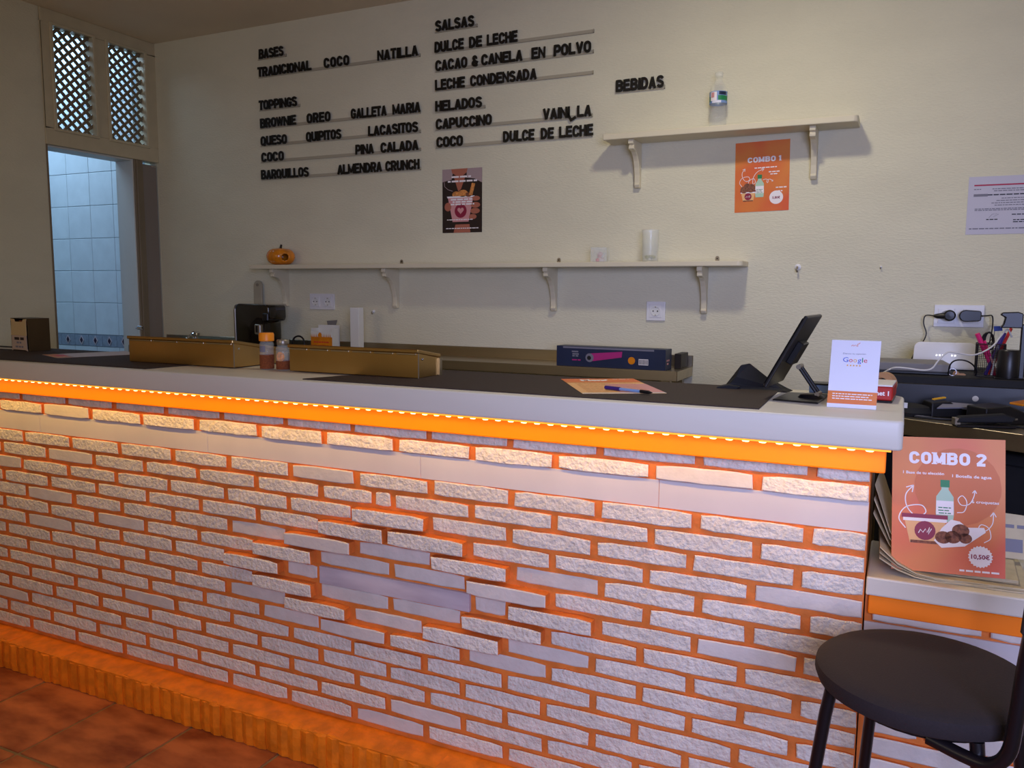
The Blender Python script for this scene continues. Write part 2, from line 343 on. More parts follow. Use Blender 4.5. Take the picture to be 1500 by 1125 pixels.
ROWS = {0:[-1.471,-1.219,-0.967,-0.715,-0.458,-0.216,0.031,0.279,0.537,0.79,1.051,1.303,1.557,1.807,2.065],1:[-1.599,-1.347,-1.095,-0.843,-0.591,-0.332,-0.08,0.173,0.436,0.689,0.943,1.19,1.436,1.694,1.946],2:[-1.466,-1.214,-0.962,-0.71,-0.45,-0.197,0.056,0.303,0.555,0.802,1.058,1.306,1.554,1.807,2.063],3:[-1.599,-1.347,-1.095,-0.843,-0.585,-0.334,-0.081,0.168,0.414,0.67,0.862,0.928,1.185,1.434,1.694,1.95],4:[-1.483,-1.231,-0.979,-0.727,-0.468,-0.223,0.032,0.285,0.546,0.79,1.052,1.302,1.545,1.794,2.043],5:[-1.595,-1.343,-1.091,-0.839,-0.579,-0.326,-0.075,0.175,0.42,0.664,0.913,1.18,1.43,1.685,1.94],6:[-1.467,-1.215,-0.963,-0.711,-0.45,-0.201,0.045,0.296,0.532,0.796,1.06,1.312,1.566,1.816,2.067],7:[-1.601,-1.349,-1.097,-0.845,-0.588,-0.336,-0.087,0.161,0.402,0.652,0.919,1.173,1.429,1.687,1.94],8:[-1.473,-1.221,-0.969,-0.717,-0.465,-0.21,0.04,0.279,0.523,0.655,1.187,1.3,1.559,1.812,2.058],9:[-1.599,-1.347,-1.095,-0.843,-0.588,-0.338,-0.087,0.159,0.398,0.652,0.914,1.157,1.419,1.675,1.925],10:[-1.479,-1.227,-0.975,-0.723,-0.466,-0.215,0.034,0.283,0.525,0.777,1.032,1.289,1.544,1.803,2.055],11:[-1.599,-1.347,-1.095,-0.843,-0.585,-0.331,-0.078,0.175,0.419,0.658,0.911,1.167,1.422,1.673,1.928],12:[-1.473,-1.221,-0.969,-0.717,-0.465,-0.214,0.042,0.293,0.54,0.78,1.034,1.291,1.548,1.802,2.05],13:[-1.595,-1.343,-1.091,-0.839,-0.586,-0.335,-0.086,0.166,0.411,0.659,0.907,1.158,1.408,1.664,1.917],14:[-1.487,-1.235,-0.983,-0.731,-0.482,-0.222,0.029,0.282,0.541,0.791,1.041,1.292,1.548,1.797,2.042],15:[-1.366,-1.114,-0.862,-0.608,-0.359,-0.103,0.143,0.398,0.649,0.904,1.16,1.413,1.669,1.921],16:[-1.486,-1.234,-0.982,-0.73,-0.474,-0.225,0.028,0.28,0.529,0.781,1.037,1.295,1.546,1.795,2.036]}
PROUD = {4: [0.916], 5: [0.787, 1.047], 6: [0.667, 1.186], 7: [0.519, 1.296], 8: [0.392, 1.434], 9: [0.516, 1.288], 10: [0.649, 1.16], 11: [0.781, 1.041], 12: [0.904]}
zrow = lambda k: .881-(k-2)*.0523 if k >= 2 else {0: 1.038, 1: .993}[k]
SMOOTH = {(6, .66), (8, .40), (9, 1.5)}
sid = 0
for k, xs in ROWS.items():
    xs = [x for x in xs]
    if xs[-1] < 2.187-.03: xs.append(2.187+.008)
    if xs[0] > XL+.03: xs.insert(0, XL-.008)
    z = zrow(k)
    for a, b in zip(xs, xs[1:]):
        sid += 1
        if k == 8 and abs(a-.655) < .01 and b > 1.1: continue            # the marble inset
        g = R.uniform(.006, .009) if b-a > .1 else .005
        x0, x1 = max(a, XL)+g, min(b, 2.195)-g
        if x1-x0 < .03: continue
        cx = (x0+x1)/2; pr = .0 if k != 1 else .004
        pr += R.uniform(-.0015, .0025)
        mats = ['brick', 'orange'] if R.random() < .9 else ['brickr', 'orange']
        if any(abs(cx-c) < .07 for c in PROUD.get(k, [])):
            pr = .024 if k < 11 else (.012 if k == 11 else .008)
        elif 4 < k < 12 and .35 < cx < 1.45 and R.random() < .8 and abs(k-8) < 4: mats = ['brickr', 'orange']; pr = -.004
        hh = .0205 if k != 1 else .0195
        rough_slab((x1-x0)/2, hh+R.uniform(-.0012, .001), -pr, .02, .0011, sid).build('brick', mats, bar, loc=(cx-.3, 0, z+R.uniform(-.0012, .0012)))
xs = [XL, -.62, .21, 1.02, 1.71, 2.187]
for a, b in zip(xs, xs[1:]): B('marble_strip', 'marble', bar, a+.0006, b-.0006, .0055, .02, .9035, .9728, .0006, loc=bo)
B('marble_inset', 'marbled', bar, .661, 1.182, -.003, .02, .540, .5935, .0008, loc=bo)
bar['label'] = 'long bar front of white painted bricks with orange mortar and marble band'

# kerb at the foot of the bar
kb = thing('kerb', 'rough orange painted kerb of upright bricks along the foot of the bar', 'kerb', (.3, -.04, 0))
x = XL+.004; i = 0
while x < 2.17:
    wv = R.uniform(.041, .05); r = random.Random(i*3+1); i += 1
    n = 5; f0 = -.044-r.uniform(0, .006); top = .107+r.uniform(-.003, .004); vs = []
    prof = [(.03, -0.002), (f0+.001, -.0), (f0-.002, .03), (f0-.001, .075), (f0, top-.007), (f0+.006, top-.001), (.03, top)]
    for q in range(3):
        xx = -wv/2+wv*q/2; bulge = -.004 if q == 1 else .0015
        vs += [(xx, yy+(bulge if 0 < j_ < 5 else 0)+r.uniform(-.0012, .0012), zz+(r.uniform(-.003, .002) if j_ in (4, 5) else 0)) for j_, (yy, zz) in enumerate(prof)]
    m = len(prof); fs = [(q*m+j_, (q+1)*m+j_, (q+1)*m+(j_+1) % m, q*m+(j_+1) % m) for q in range(2) for j_ in range(m)]
    fs += [tuple(range(m)), tuple(range(2*m, 3*m))[::-1]]
    MB().add(vs, fs).build('brick', 'kerb', kb, loc=(x+wv/2-.3, 0, 0)); x += wv+.0006
kt = MB(); NX = 240; vs = []
for q in range(NX+1):
    xx = XL+.004+(2.187-XL-.004)*q/NX-.3
    for yy, zz in ((.052, .112), (.0, .1105), (-.036, .109), (-.0455, .1055), (-.0455+R.uniform(-.002, .002), .098+R.uniform(-.006, .005))):
        vs.append((xx, yy+R.uniform(-.0012, .0012), zz+R.uniform(-.0007, .0007)))
fs = [(q*5+j_, q*5+j_+1, (q+1)*5+j_+1, (q+1)*5+j_) for q in range(NX) for j_ in range(4)]
kt.add(vs, fs).build('mortar_cap', 'kerb', kb, smooth=True)

# worktop, fascia and light strip
wt = MB().prism([(XL, -.107), (2.232, -.107)]+arc(2.232, -.093, .014, -90, 0, 4)[1:]+[(2.246, .30)]+arc(2.216, .33, .03, 0, 90, 4)[0:]+[(2.21, .372), (XL, .372)], (0, 0, 1.112), (1, 0, 0), (0, 1, 0), (0, 0, 1), .063)
wt = wt.build('bar_worktop', 'top', None, .006, seg=3, smooth=True); tag(wt, 'long thick white painted worktop on top of the brick bar', 'worktop')
fa = B('fascia_board', 'orangeb', None, XL, 2.216, -.035, .007, 1.048, 1.1115, .004, seg=2); tag(fa, 'glowing orange fascia board under the bar worktop', 'board')
ls = thing('light_strip', 'glowing amber light strip under the worktop edge above orange board', 'light strip', (.3, -.0925, 1.1115))
B('strip_tape', 'ledstrip', ls, XL-.3, 1.925, -.004, .004, -.0042, .0002)
led0 = None
for q in range(106):
    xx = XL+.02+q*.0363-.3
    if xx > 1.92: break
    if led0 is None:
        led0 = MB().lathe([(0, -.0078), (.0032, -.0072), (.0042, -.0058), (.0044, -.0045)], (0, 0, 0), 10).add([], []).build('led', 'led', ls, smooth=True, loc=(xx, 0, 0)); led0.scale = (1.9, .9, 1)
    else:
        o = link('led', led0.data, ls, (xx, 0, 0)); o.scale = (1.9, .9, 1)
ib = MB().box(XL, 2.15, .16, .2, 0, 1.111); tag(ib.build('bar_back_panel', 'cream', None), 'plain cream panel closing the back of the bar', 'panel')

# low counter at the right end
lc = thing('low_counter_front', 'low brick counter front right of the tall bar behind stool', 'bar', (2.6, .02, 0))
LO = (-2.6, -.02, 0)
B('mortar_wall', 'orange', lc, 2.19, 3.3, .015, .15, 0, .763, loc=LO)
B('fascia_board', 'orangeb', lc, 2.197, 3.3, .0, .016, .72, .7625, .002, loc=LO)
for k in range(14):
    z = .724-.0523*k; off = -.02 if k % 2 == 0 else -.13
    if k == 1: B('marble_strip', 'marble', lc, 2.19, 3.3, .010, .02, z-.026, z+.026, .0006, loc=LO); continue
    if z < .02: break
    x = 2.197+off
    while x < 3.25:
        x0, x1 = max(x, 2.197)+.006, x+.252-.006
        if x1-x0 > .04: rough_slab((x1-x0)/2, .0205, 0, .02, .001, 900+sid).build('brick', ['brickr', 'orange'], lc, loc=((x0+x1)/2-2.6, -.02+.004, z)); sid += 1
        x += .252
lt = MB().prism([(2.190, -.004), (3.3, -.004), (3.3, .30), (2.190, .30)], (0, 0, .7635), (1, 0, 0), (0, 1, 0), (0, 0, 1), .0425).build('low_worktop', 'top', None, .004, seg=2)
tag(lt, 'white painted low worktop at right under the newspapers and orange poster', 'worktop')
# ================================================================ WALL SHELVES
def bracket(parent, x, z, ln, nm='bracket'):
    pts = [(0, 0), (.122, 0), (.126, -.006), (.124, -.018), (.112, -.021), (.118, -.026), (.116, -.038), (.104, -.041)]
    pts += [(.104-.078*math.sin(math.radians(a)), -.041-(ln-.062)*(1-math.cos(math.radians(a)))) for a in range(15, 91, 15)]
    pts += [(.030, -ln+.012), (.022, -ln), (0, -ln)]
    MB().prism(pts, (x-.011, YB, z), (0, -1, 0), (0, 0, 1), (1, 0, 0), .022).build(nm, 'shelf', parent, .0015)
def shelf(label, x0, x1, z0, z1, brk, ln, tabs):
    cx = (x0+x1)/2; t = thing('wall_shelf', label, 'shelf', (cx, YB, z0), group=None)
    k = MB().prism([(x0-cx, -.14), (x1-cx-.02, -.14)]+[(a-cx, b) for a, b in arc(x1-.02, -.12, .02, -90, 0, 5)]+[(x1-cx, 0), (x0-cx, 0)], (0, 0, 0), (1, 0, 0), (0, 1, 0), (0, 0, 1), z1-z0)
    k.build('board', 'shelf', t, .003, seg=2)
    for b in brk:
        o = len(COL.objects); bracket(t, b-cx, 0, ln)
        ob = [c for c in t.children if c.name.startswith('bracket')][-1]; ob.location = (0, -YB, 0)
    for b in tabs:
        MB().prism([(-.008, 0), (.008, 0)]+arc(0, .016, .008, 0, 180, 6), (b-cx, -.0015, z1-z0), (1, 0, 0), (0, 0, 1), (0, -1, 0), .002).build('hanger_tab', 'silver', t)
        MB().lathe([(0, 0), (.003, 0), (.003, .002), (0, .002)], (0, 0, 0), 8).build('screw', 'black', t, loc=(b-cx, -.0035, z1-z0+.014), rot=(math.pi/2, 0, 0))
    return t
shelf('short cream wall shelf at upper right above the first orange poster', 1.081, 2.048, 2.050, 2.074, (1.195, 1.892), .183, ())
shelf('long cream wall shelf on four brackets under the black lettering', -.83, 1.659, 1.536, 1.557, (-.70, -.015, .822, 1.49), .19, (.012, .838, 1.535))

# ================================================================ WALL LETTERING
C1 = [(2.613, [('BASES', -0.842, -0.681)], 0.007), (2.524, [('TRADICIONAL', -0.854, -0.506), ('COCO', -0.427, -0.274), ('NATILLA', -0.109, 0.119)], 0.005), (2.358, [('TOPPINGS', -0.851, -0.601)], 0.007), (2.267, [('BROWNIE', -0.845, -0.61), ('OREO', -0.54, -0.394), ('GALLETA', -0.268, -0.06), ('MARIA', -0.025, 0.13)], 0.006), (2.177, [('QUESO', -0.845, -0.672), ('QUIPITOS', -0.547, -0.33), ('LACASITOS', -0.168, 0.116)], 0.003), (2.094, [('COCO', -0.843, -0.695), ('PINA', -0.245, -0.136), ('CALADA', -0.096, 0.118)], 0.004), (2.005, [('BARQUILLOS', -0.848, -0.536), ('ALMENDRA', -0.356, -0.09), ('CRUNCH', -0.07, 0.123)], 0.008)]
C2 = [(2.619, [('SALSAS', 0.212, 0.415)], 0.001), (2.526, [('DULCE', 0.208, 0.361), ('DE', 0.39, 0.455), ('LECHE', 0.48, 0.632)], 0.003), (2.443, [('CACAO', 0.212, 0.38), ('&', 0.403, 0.428), ('CANELA', 0.452, 0.657), ('EN', 0.7, 0.765), ('POLVO', 0.805, 0.977)], 0.006), (2.357, [('LECHE', 0.211, 0.367), ('CONDENSADA', 0.396, 0.726)], 0.004), (2.261, [('HELADOS', 0.211, 0.456)], 0.004), (2.18, [('CAPUCCINO', 0.214, 0.506), ('VAINILLA', 0.757, 0.983)], 0.004), (2.098, [('COCO', 0.217, 0.358), ('DULCE', 0.564, 0.717), ('DE', 0.749, 0.81), ('LECHE', 0.836, 0.993)], 0.004)]
C3 = [(2.268, [('BEBIDAS', 1.09, 1.296)], 0.002)]
# heavy sans capitals, each drawn from strokes (centre lines in a unit-high box)
def _arc(cx, cy, rx, ry, a0, a1, n=8): return [(cx+rx*math.cos(math.radians(a0+(a1-a0)*i/n)), cy+ry*math.sin(math.radians(a0+(a1-a0)*i/n))) for i in range(n+1)]
def _sk(W=.70, h=.1):
    L_, R_, T_, B_, Mx, My = h, W-h, 1-h, h, W/2, .5; rx = W/2-h
    bowl = lambda y0, y1, x1=R_: [(L_, y1), (x1-.17, y1)]+_arc(x1-.17, (y0+y1)/2, .17, (y1-y0)/2, 90, -90, 8)+[(L_, y0)]
    O_ = _arc(Mx, T_-.26, rx, .26, 0, 180, 10)+_arc(Mx, B_+.26, rx, .26, 180, 360, 10)+[(R_, T_-.26)]
    C_ = _arc(Mx, T_-.26, rx, .26, 5, 180, 10)+_arc(Mx, B_+.26, rx, .26, 180, 355, 10)
    return {
     'A': [[(h*.8, 0), (Mx, 1-h*.4)], [(W-h*.8, 0), (Mx, 1-h*.4)], [(.19, .30), (W-.19, .30)]],
     'B': [[(L_, 0), (L_, 1)], bowl(.53, T_, R_-.02), bowl(B_, .53)], 'C': [C_], 'D': [[(L_, 0), (L_, 1)], [(L_, T_), (Mx-.06, T_)]+_arc(Mx-.06, .5, R_-Mx+.06, .5-h, 90, -90, 12)+[(L_, B_)]],
     'E': [[(L_, 0), (L_, 1)], [(L_, T_), (R_+.05, T_)], [(L_, .52), (R_, .52)], [(L_, B_), (R_+.06, B_)]],
     'G': [C_[:-1]+[(R_, .26), (R_, .44)], [(Mx, .44), (W, .44)]], 'H': [[(L_, 0), (L_, 1)], [(R_, 0), (R_, 1)], [(L_, .52), (R_, .52)]],
     'I': [[(L_, 0), (L_, 1)]], 'L': [[(L_, 0), (L_, 1)], [(L_, B_), (R_+.06, B_)]],
     'M': [[(L_, 0), (L_, 1)], [(L_, 1-h), (.42, .12)], [(.84-L_, 1-h), (.42, .12)], [(.84-L_, 0), (.84-L_, 1)]],
     'N': [[(L_, 0), (L_, 1)], [(L_, 1-h*.7), (R_, h*.7)], [(R_, 0), (R_, 1)]], 'O': [O_], 'P': [[(L_, 0), (L_, 1)], bowl(.42, T_)],
     'Q': [O_, [(.42, .26), (R_+.06, 0)]], 'R': [[(L_, 0), (L_, 1)], bowl(.45, T_), [(.38, .45), (R_+.02, 0)]],
     'S': [_arc(Mx, T_-.2, rx, .2, 15, 180, 9)+[(L_+.03, .61), (Mx, .52), (R_-.04, .42)]+_arc(Mx, B_+.2, rx, .2, 10, -165, 10)],
     'T': [[(Mx, 0), (Mx, 1)], [(.02, T_), (W-.02, T_)]], 'U': [[(L_, 1), (L_, B_+.24)]+_arc(Mx, B_+.24, rx, .24, 180, 360, 10)+[(R_, 1)]],
     'V': [[(h*.8, 1), (Mx, h*.4)], [(W-h*.8, 1), (Mx, h*.4)]], 'W': [[(.07, 1), (.27, h*.5)], [(.47, 1), (.27, h*.5)], [(.47, 1), (.67, h*.5)], [(.87, 1), (.67, h*.5)]],
     '&': [_arc(.33, .75, .15, .15, -30, 220, 8)+[(.58, .02)], [(.42, .60), (.16, .40)]+_arc(.31, .27, .2, .17, 140, 330, 8)+[(.62, .48)]],
     '1': [[(.22, 0), (.22, 1)], [(.22, .92), (.04, .74)]], '2': [_arc(Mx, .70, rx, .2, 165, -10, 9)+[(L_+.02, B_)], [(L_-.04, B_), (R_+.04, B_)]]}
SK = _sk()
def stroke_glyph(ch, H, sw=.185, depth=.10, kx=1.0):
    mb = MB(); xs = []
    for q, P in enumerate(SK[ch]):
        P = [V((x, 0, y)) for x, y in P]; ring = []; cl = (P[0]-P[-1]).length < .01
        for i, p in enumerate(P):
            t_ = (P[min(i+1, len(P)-1)]-P[i]).normalized()+(P[i]-P[max(i-1, 0)]).normalized()
            if cl and i in (0, len(P)-1): t_ = (P[1]-P[0]).normalized()+(P[-1]-P[-2]).normalized()
            t_.normalize(); nn = V((-t_.z, 0, t_.x))*sw/2; ring.append((p+nn, p-nn))
        d0 = -depth/2-.0015*q; vs = []
        for a_, b_ in ring:
            for e_ in (a_, b_):
                for y in (d0, depth/2): vs.append((e_.x*H*kx, y*H, e_.z*H)); xs.append(e_.x*H*kx)
        fs = []
        for i in range(len(ring)-1):
            k = 4*i; fs += [(k, k+2, k+6, k+4), (k+1, k+5, k+7, k+3), (k, k+4, k+5, k+1), (k+2, k+3, k+7, k+6)]
        fs += [(0, 1, 3, 2), (4*len(ring)-4, 4*len(ring)-2, 4*len(ring)-1, 4*len(ring)-3)]
        mb.add(vs, fs)
    return mb, min(xs), max(xs)
GL = {}
def glyph(ch):
    if ch not in GL:
        mb, x0, x1 = stroke_glyph(ch, .047, sw=.165 if ch in 'NMW' else .235, kx=1.08 if ch in 'NM' else .98); mb.v = [(a-(x0+x1)/2, b, c) for a, b, c in mb.v]
        me = bpy.data.meshes.new('letter'); me.from_pydata(mb.v, [], mb.f); me.materials.append(M['letter']); GL[ch] = (me, x1-x0)
    return GL[ch]
def page_word(p, word, x, y, H, m, width, slab=False, lift=.0003):
    gs = []
    for ch in word:
        if ch == ' ': gs.append(None); continue
        gs.append(stroke_glyph(ch, H, sw=.25 if slab else .2, depth=.004))
    tot = sum(.3*H if g is None else g[2]-g[1]+.10*H for g in gs); k = width/tot
    for g, ch in zip(gs, word):
        if g is None: x += .3*H*k; continue
        mb, a, b = g; o_ = p.o+p.n*(p.l+lift)
        if slab and ch in 'MB1H':
            for xx in ([a+.1*H, b-.1*H] if ch in 'MH' else [a+.1*H] if ch == 'B' else [b-.1*H]):
                for zz in (.05, .95):
                    if ch == '1' and zz > .5: continue
                    mb.box(xx-.19*H, xx+.19*H, 0, .004*H, (zz-.05)*H, (zz+.05)*H)
        mb.v = [tuple(o_+p.u*(x+(q[0]-a)*k)+p.v*(y+q[2])-p.n*(q[1])) for q in mb.v]
        mb.build('title_letter', m, p.p); x += (b-a+.10*H)*k
ordn = {}
def line(z, words, x0, x1, where):
    s_ = ' '.join(w_[0] for w_ in words)
    t = thing('menu_line', 'black raised letters spelling %s %s' % (s_, where), 'lettering', (x0, YB, z), group='black menu lettering on the wall')
    B('rail', 'rail', t, 0, x1-x0, -.009, -.0005, -.004, -.0022); B('rail_back', 'rail', t, 0, x1-x0, -.0022, -.0005, -.0022, .011)
    B('rail_end', 'rail', t, x1-x0-.0015, x1-x0, -.009, -.0005, -.004, .011)
    for (s, a, b) in words:
        gs = [glyph(c) for c in s]; tot = sum(g[1] for g in gs); gap = ((b-a)-tot)/max(1, len(s)-1) if len(s) > 1 else 0
        kx = 1
        if len(s) > 1 and gap < .0015: kx = ((b-a)-.002*(len(s)-1))/tot; gap = .002
        if gap > .014: kx = 1.08; gap = ((b-a)-tot*kx)/(len(s)-1)
        x = a
        for i, (g, c) in enumerate(zip(gs, s)):
            w_ = g[1]*kx; dz = 0; ry = R.uniform(-.03, .03)
            if s == 'VAINILLA' and i == 5: dz = -.011; ry = -.5
            o = link('letter', g[0], t, (x+w_/2-x0, -.0125, dz+R.uniform(-.0006, .0006)), (0, ry, 0)); o.scale = (kx, 1, 1)
            x += w_+gap
cz = [.852]
for (z, ws, q), wh_ in zip(C1, ('at the top left', 'under the heading bases', 'above the left list of toppings', 'first of the toppings rows', 'second of the toppings rows', 'third of the toppings rows', 'last of the toppings rows')):
    line(z, ws, -.855, .125 if len(ws) > 1 else ws[0][2]+.01, wh_)
for (z, ws, q), wh_ in zip(C2, ('at the top of the right column', 'first under salsas', 'second under salsas', 'third under salsas', 'heading of the ice creams', 'first under helados', 'last under helados')):
    line(z, ws, .207, .985 if len(ws) > 1 or z > 2.45 and ws[0][0] != 'SALSAS' else ws[0][2]+.012, wh_)
line(C3[0][0], C3[0][1], 1.088, 1.298, 'beside the plastic bottle')

# ================================================================ POSTERS AND PAPERS ON THE WALL
def sheet(name, label, cat, loc, u, v, W, H, m, thick=.0006, parent=None):
    t = thing(name, label, cat, loc); u = V(u).normalized(); v = V(v).normalized(); n = u.cross(v)
    MB().add([V(), u*W, u*W+v*H, v*H, -n*thick, u*W-n*thick, u*W+v*H-n*thick, v*H-n*thick], [(0, 1, 2, 3), (7, 6, 5, 4), (0, 4, 5, 1), (1, 5, 6, 2), (2, 6, 7, 3), (3, 7, 4, 0)]).build('paper_sheet', m, t)
    return t, Page(t, (0, 0, 0), u, v, n)
def curl(p, nm, x, y, s, pts, ah=.011):
    P = [(x+a*s, y+b*s) for a, b in [(q.x, q.y) for q in spline([(a, b, 0) for a, b in pts], 6)]]
    e = V((P[-1][0]-P[-3][0], P[-1][1]-P[-3][1])).normalized(); L = []
    for g in (150, -150):
        c, s2 = math.cos(math.radians(g)), math.sin(math.radians(g)); L.append([P[-1], (P[-1][0]+(e.x*c-e.y*s2)*ah, P[-1][1]+(e.x*s2+e.y*c)*ah)])
    p.stroke(nm, [P]+L, .0022*max(.8, s/.06), 'pwhite', .0003)
LOOP = [(0, 0), (-.22, .35), (0, .75), (.5, .85), (.65, .6), (.35, .45), (.05, .75), (0, 1.2), (.25, 1.55)]
def heart(cx, cy, s):
    return [(cx+s*(16*math.sin(a)**3)/16, cy+s*(13*math.cos(a)-5*math.cos(2*a)-2*math.cos(3*a)-math.cos(4*a))/16) for a in [2*math.pi*i/26 for i in range(26)]]
def cup(p, x, y, s, nm='printed_cup'):
    p.poly(nm, [(x-.030*s, y), (x+.030*s, y), (x+.042*s, y+.055*s), (x-.042*s, y+.055*s)], 'cup_', .0002)
    p.rect('printed_cup_base', x-.029*s, x+.029*s, y, y+.006*s, 'choc', .0004)
    p.rect('printed_cup_lid', x-.047*s, x+.045*s, y+.055*s, y+.064*s, 'maroon', .0004)
    p.rect('printed_cup_lid', x-.044*s, x+.043*s, y+.048*s, y+.055*s, 'pwhite', .0004)
    p.disc('printed_emblem', x, y+.028*s, .021*s, 'maroon', .0006)
    p.stroke('printed_script', [[(x-.013*s, y+.022*s), (x-.009*s, y+.03*s), (x-.004*s, y+.024*s), (x+.001*s, y+.032*s), (x+.004*s, y+.024*s), (x+.009*s, y+.036*s), (x+.007*s, y+.02*s), (x+.013*s, y+.033*s)]], .002*s, 'pwhite', .0008)
def pbottle(p, x, y, s, h=1):
    p.poly('printed_bottle', [(x-.016*s, y), (x+.016*s, y), (x+.018*s, y+.02*s), (x+.017*s, y+.048*s*h), (x+.007*s, y+.062*s*h), (x+.007*s, y+.068*s*h), (x-.007*s, y+.068*s*h), (x-.007*s, y+.062*s*h), (x-.017*s, y+.048*s*h), (x-.018*s, y+.02*s)], 'lgreen', .0002)
    p.rect('printed_bottle_cap', x-.009*s, x+.009*s, y+.066*s*h, y+.08*s*h, 'green', .0004)
    p.rect('printed_bottle_label', x-.017*s, x+.017*s, y+.016*s, y+.04*s*h, 'pwhite', .0004)
    p.dashes('printed_label_text', [(x-.013*s, x+.012*s, y+.03*s), (x-.013*s, x+.01*s, y+.024*s), (x-.012*s, x+.012*s, y+.018*s)], .0022*s, 'green', 5, .0006)
def badge(p, x, y, r, txt, h):
    p.poly('price_badge', [(x+(r if i % 2 else r*.89)*math.cos(math.pi*i/22), y+(r if i % 2 else r*.89)*math.sin(math.pi*i/22)) for i in range(44)], 'pwhite', .0002)
    p.text('price_text', txt, x, y-h*.5, h, 'maroon', .03, None, .0005, 'c')
# first combo poster
t, p = sheet('combo_poster', 'smaller orange COMBO 1 poster taped to the wall under the upper shelf', 'poster', (1.597, YB-.0015, 1.752), (1, 0, .02), (-.02, 0, 1), .208, .272, 'porange')
page_word(p, 'COMBO 1', .048, .192, .020, 'pwhite', .130, True)
for q in ((.075, .16, .168), (.13, .172, .15), (.136, .166, .141), (.158, .198, .088), (.165, .183, .074)): p.dashes('small_print', [q], .004, 'pwhite', 3)
cup(p, .052, .042, .66); p.disc('printed_cookie', .036, .088, .014, 'choc', .0012); p.disc('printed_cookie', .063, .093, .017, 'choc', .0014); p.disc('printed_cookie', .048, .101, .012, 'choc', .0016)
pbottle(p, .096, .056, .95, 1.15)
curl(p, 'printed_arrow', .028, .10, .045, LOOP); curl(p, 'printed_arrow', .052, .10, .05, [(0, 0), (.05, .4), (.4, .6), (.55, .3), (.35, .2), (.4, .7), (.7, 1.1), (1.2, 1.3)]); curl(p, 'printed_arrow', .108, .122, .03, [(0, 0), (.4, .1), (.7, -.1), (.6, -.4), (.5, -.1), (.9, .05), (1.3, -.25)], .006)
p.disc('price_badge', .160, .052, .026, 'pwhite', .0002, n=28); p.text('price_text', '5,80€', .160, .047, .009, 'maroon', .03, None, .0005, 'c')
# dark dessert poster
t, p = sheet('dessert_poster', 'small dark poster of a hand holding a dessert cup on the wall', 'poster', (.242, YB-.0015, 1.703), (1, 0, .0), (0, 0, 1), .21, .293, 'dprint')
p.poly('printed_backdrop', [(0, .293), (.0, .235), (.05, .245), (.06, .293)], 'mauve', .0001); p.poly('printed_backdrop', [(.13, .293), (.13, .25), (.17, .245), (.21, .225), (.21, .293)], 'mauve', .0001)
p.poly('printed_chin', [(.048, .293), (.135, .293), (.13, .275), (.11, .262), (.075, .262), (.052, .275)], 'skin', .0002)
p.poly('printed_neck', [(.06, .262), (.125, .262), (.1, .2), (.085, .19)], 'skin', .00015)
p.stroke('printed_necklace', [[(.01, .235), (.012, .215), (.03, .2), (.055, .192)]], .0022, 'mauve', .0003)
p.poly('printed_cup', [(.055, .05), (.14, .05), (.165, .16), (.03, .16)], 'pink', .0003); p.poly('printed_cup_rim', [(.028, .160), (.168, .160), (.172, .168), (.024, .168)], 'pwhite', .0004)
p.disc('printed_topping', .075, .176, .022, 'gold', .00035, .014); p.disc('printed_topping', .11, .18, .026, 'gold', .0004, .016); p.disc('printed_topping', .14, .173, .016, 'choc', .00045, .011)
p.poly('printed_wafer', [(.142, .172), (.16, .17), (.175, .222), (.157, .226)], 'gold', .0005)
for (a, b, c, d) in ((.178, .155, .022, .011), (.176, .125, .025, .013), (.174, .098, .025, .013), (.162, .072, .02, .012)): p.disc('printed_finger', a, b, c, 'skin', .0006, d)
p.disc('printed_thumb', .03, .12, .018, 'skin', .0006, .02); p.poly('printed_wrist', [(.06, .0), (.15, 0), (.145, .038), (.07, .038)], 'skin', .00025)
p.disc('printed_emblem', .098, .100, .032, 'maroon', .0007); p.poly('printed_heart', heart(.098, .102, .017), 'pink', .0009)
p.dashes('printed_text', [(.05, .155, .252), (.03, .185, .232)], .008, 'pwhite', 2, .001); p.dashes('printed_text', [(.045, .165, .149), (.055, .16, .138), (.045, .17, .127)], .007, 'pwhite', 6, .001); p.dashes('printed_text', [(.025, .165, .058), (.02, .195, .018)], .004, 'pwhite', 8, .001)
# certificate
t, p = sheet('certificate', 'white certificate with a crimson line at the right edge of the wall', 'paper', (2.419, YB-.0015, 1.647), (1, 0, 0), (0, 0, 1), .297, .203, 'paper')
p.rect('crimson_line', .018, .28, .170, .175, 'crimson')
p.dashes('printed_text', [(.018, .04, .157), (.075, .28, .157), (.08, .28, .15)], .003, 'greyp', 4); p.rect('grey_band', .018, .062, .133, .142, 'greyp'); p.dashes('printed_heading', [(.062, .28, .136)], .004, 'blackink', 5)
p.dashes('printed_text', [(.105, .25, .124), (.09, .26, .116), (.075, .27, .108), (.085, .28, .1)], .0028, 'greyp', 7); p.dashes('printed_text', [(.024, .28, .088), (.024, .28, .083)], .003, 'greyp', 9)
p.stroke('signature', [[(.07, .058), (.08, .07), (.095, .073), (.083, .06), (.1, .07)]], .0012, 'greyp'); p.dashes('printed_text', [(.062, .1, .05), (.14, .2, .066), (.145, .2, .047), (.145, .19, .04)], .0035, 'blackink', 3)
p.dashes('printed_footer', [(.01, .285, .018)], .004, 'greyp', 1)

